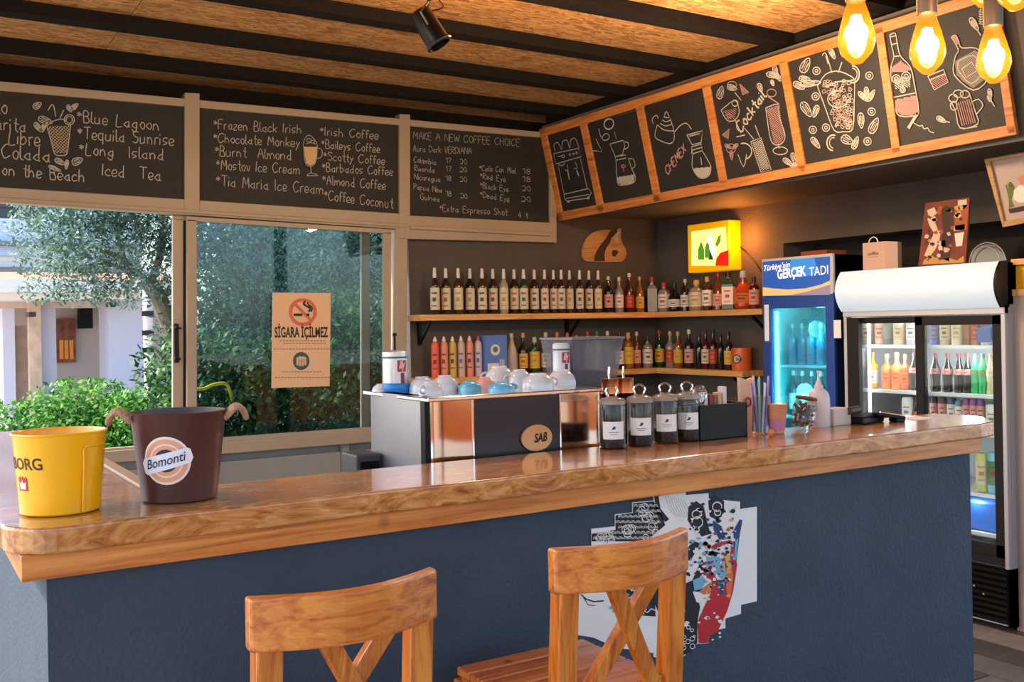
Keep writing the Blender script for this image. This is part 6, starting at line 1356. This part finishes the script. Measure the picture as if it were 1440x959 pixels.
a, b = at(-150, 470, YP+4), at(260, 470, YP+4); MB().box((a.x, YP+4, -.1), (b.x, YP+4.3, at(100, 424, YP+4).z)).build('rear_wall', Mpk, pav)
a, b = at(-150, 424, YP), at(250, 400, YP); zc = at(100, 424, YP).z
MB().box((a.x, YP-1.2, zc), (b.x, YP+4.4, zc+.12)).build('roof_slab', Mwh, pav)
MB().box((a.x, YP-1.5, zc+.12), (b.x, YP-1.1, zc+.34)).build('fascia', Mwh, pav)
MB().box((a.x, YP-.1, zc-.12), (b.x, YP+.1, zc)).build('beam', mat('pavilion_beam', hexc('cbb7ae'), .7), pav)
MB().prism([(a.x, YP-1.3, zc+.34), (a.x, YP+4.4, zc+.34), (a.x, YP+1.5, zc+.62)], (b.x-a.x, 0, 0)).build('tiled_roof', mat('roof_tile', hexc('c7825e'), .7, noise=.25, nscale=6), pav)
tag(MB().box(tuple(at(112, 462, YP+3.6)), tuple(at(127, 432, YP+3.9))).build('wall_speaker', M_plastic), 'black loudspeaker on the rear wall of the pavilion', 'speaker')
a, b = at(80, 510, YP+3.9), at(106, 448, YP+3.9); t = thing('wall_mural', 'dark red and orange panel on the rear wall of the pavilion', 'panel', (a.x, YP+3.9, a.z)); MB().box((a.x, YP+3.9, a.z), (b.x, YP+3.98, b.z)).build('panel_board', mat('mural_red', hexc('7a4436'), .7, noise=.6, nscale=6), t)
m = MB()
for px in (86, 93, 100): p, q = at(px-2, 505, YP+3.88), at(px+3, 478, YP+3.88); m.box((p.x, YP+3.88, p.z), (q.x, YP+3.9, q.z))
m.build('orange_patch', mat('mural_orange', hexc('d98a3a'), .7), t)
for i, (px, pt) in enumerate(((49, 438), (163, 424))):
    p, q = at(px-5, pt+7, YP-1.25), at(px+5, pt, YP-1.25); tag(MB().box((p.x, YP-.92, p.z), (q.x, YP-.6 if i else YP-.45, q.z)).build('wall_lantern', mat('lantern_dark', hexc('2f2b33'), .5)), 'small dark lantern on the %s pavilion column' % ('left' if i == 0 else 'right'), 'lantern')
# lamp post in front
t = thing('lamp_post', 'slender white post with dark clips in front of the pavilion', 'post', (at(207, 480, 12).x, 12, -.1)); p = at(207, 395, 12)
MB().lathe([(.055, -.1), (.055, p.z)], 14, c=(p.x, 12, 0)).build('pole', Mwh, t, smooth=True); MB().lathe([(.0, .16), (.07, .13), (.09, .05), (.05, 0), (0, 0)], 14, c=(p.x, 12, p.z)).build('globe', Mwh, t, smooth=True)
for py in (441, 468, 492): q = at(207, py, 12); MB().box((p.x-.08, 11.93, q.z-.03), (p.x+.05, 11.96, q.z+.03)).build('clip', _mats['lantern_dark'], t)
# house behind with a balcony
hs = thing('white_house', 'white house with a dark balcony railing behind the pavilion, upper left', 'building', (at(20, 380, 30).x, 30, -.1))
a, b = at(-500, 400, 30), at(200, 400, 30)
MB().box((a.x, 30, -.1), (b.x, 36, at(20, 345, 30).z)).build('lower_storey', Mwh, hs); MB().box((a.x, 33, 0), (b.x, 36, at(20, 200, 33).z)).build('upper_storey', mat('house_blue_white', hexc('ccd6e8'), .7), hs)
for py in (343, 379): q = at(20, py, 29.8); MB().box((a.x, 29.6, q.z-.06), (b.x, 30, q.z+.06)).build('ledge', mat('ledge_grey', hexc('6a7478'), .6), hs)
za, zb2 = at(20, 308, 30).z, at(20, 292, 30).z
for k in range(12): x = at(-20+k*7, 300, 30).x; MB().box((x, 30.0, za), (x+.12, 30.12, zb2)).build('baluster', mat('baluster_dark', hexc('3a4448'), .6), hs)
MB().box((a.x, 29.95, zb2), (b.x, 30.2, zb2+.12)).build('hand_rail', _mats['baluster_dark'], hs)
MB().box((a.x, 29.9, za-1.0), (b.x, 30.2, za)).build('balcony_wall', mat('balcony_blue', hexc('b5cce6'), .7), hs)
# tall hedge bank closing the view behind everything on the right of the olive tree
for i, (px, y) in enumerate(((385, 15), (480, 16), (575, 15.5))):
    P = at(px, 420, y); t = thing('background_tree', 'large leafy tree far behind the closed pane, %s' % ('left one' if i == 0 else 'middle one' if i == 1 else 'right one'), 'tree', (P.x, y, -.1), 0, 'far trees')
    leaves('foliage', M_deep, t, [(P.x, y, P.z+.6, 1.3, .7, 2.4)], 11000, .06, 90+i, flat=.5); MB().tube([(P.x, y+.2, -.1), (P.x, y+.2, P.z)], .12, 8).build('trunk', M_bark, t)
# added behind the camera, unseen: warm wall for the steel to reflect, and roof posts
te = struct('trim_2')
MB().box((-2.2, -4.2, -.1), (7.5, -4.0, .9)).build('reflection_wall', mat('reflection_wall_wood', hexc('a8622e'), .6, noise=.3, nscale=3, stretch=(6, 1, 1)), te)
for x in (-1.2, 1.6, 4.6): MB().box((x, -1.65, -.1), (x+.14, -1.51, 2.95)).build('roof_post', M_joist, te)

# hand-drawn and printed marks: too small to pick apart one by one
for o in bpy.data.objects:
    if o.type == 'MESH' and o.parent is not None and any(w in o.name for w in ('chalk_line', 'chalk_drawing', 'lettering', '_print', '_marks', 'logo_marks')): o['kind'] = 'stuff'
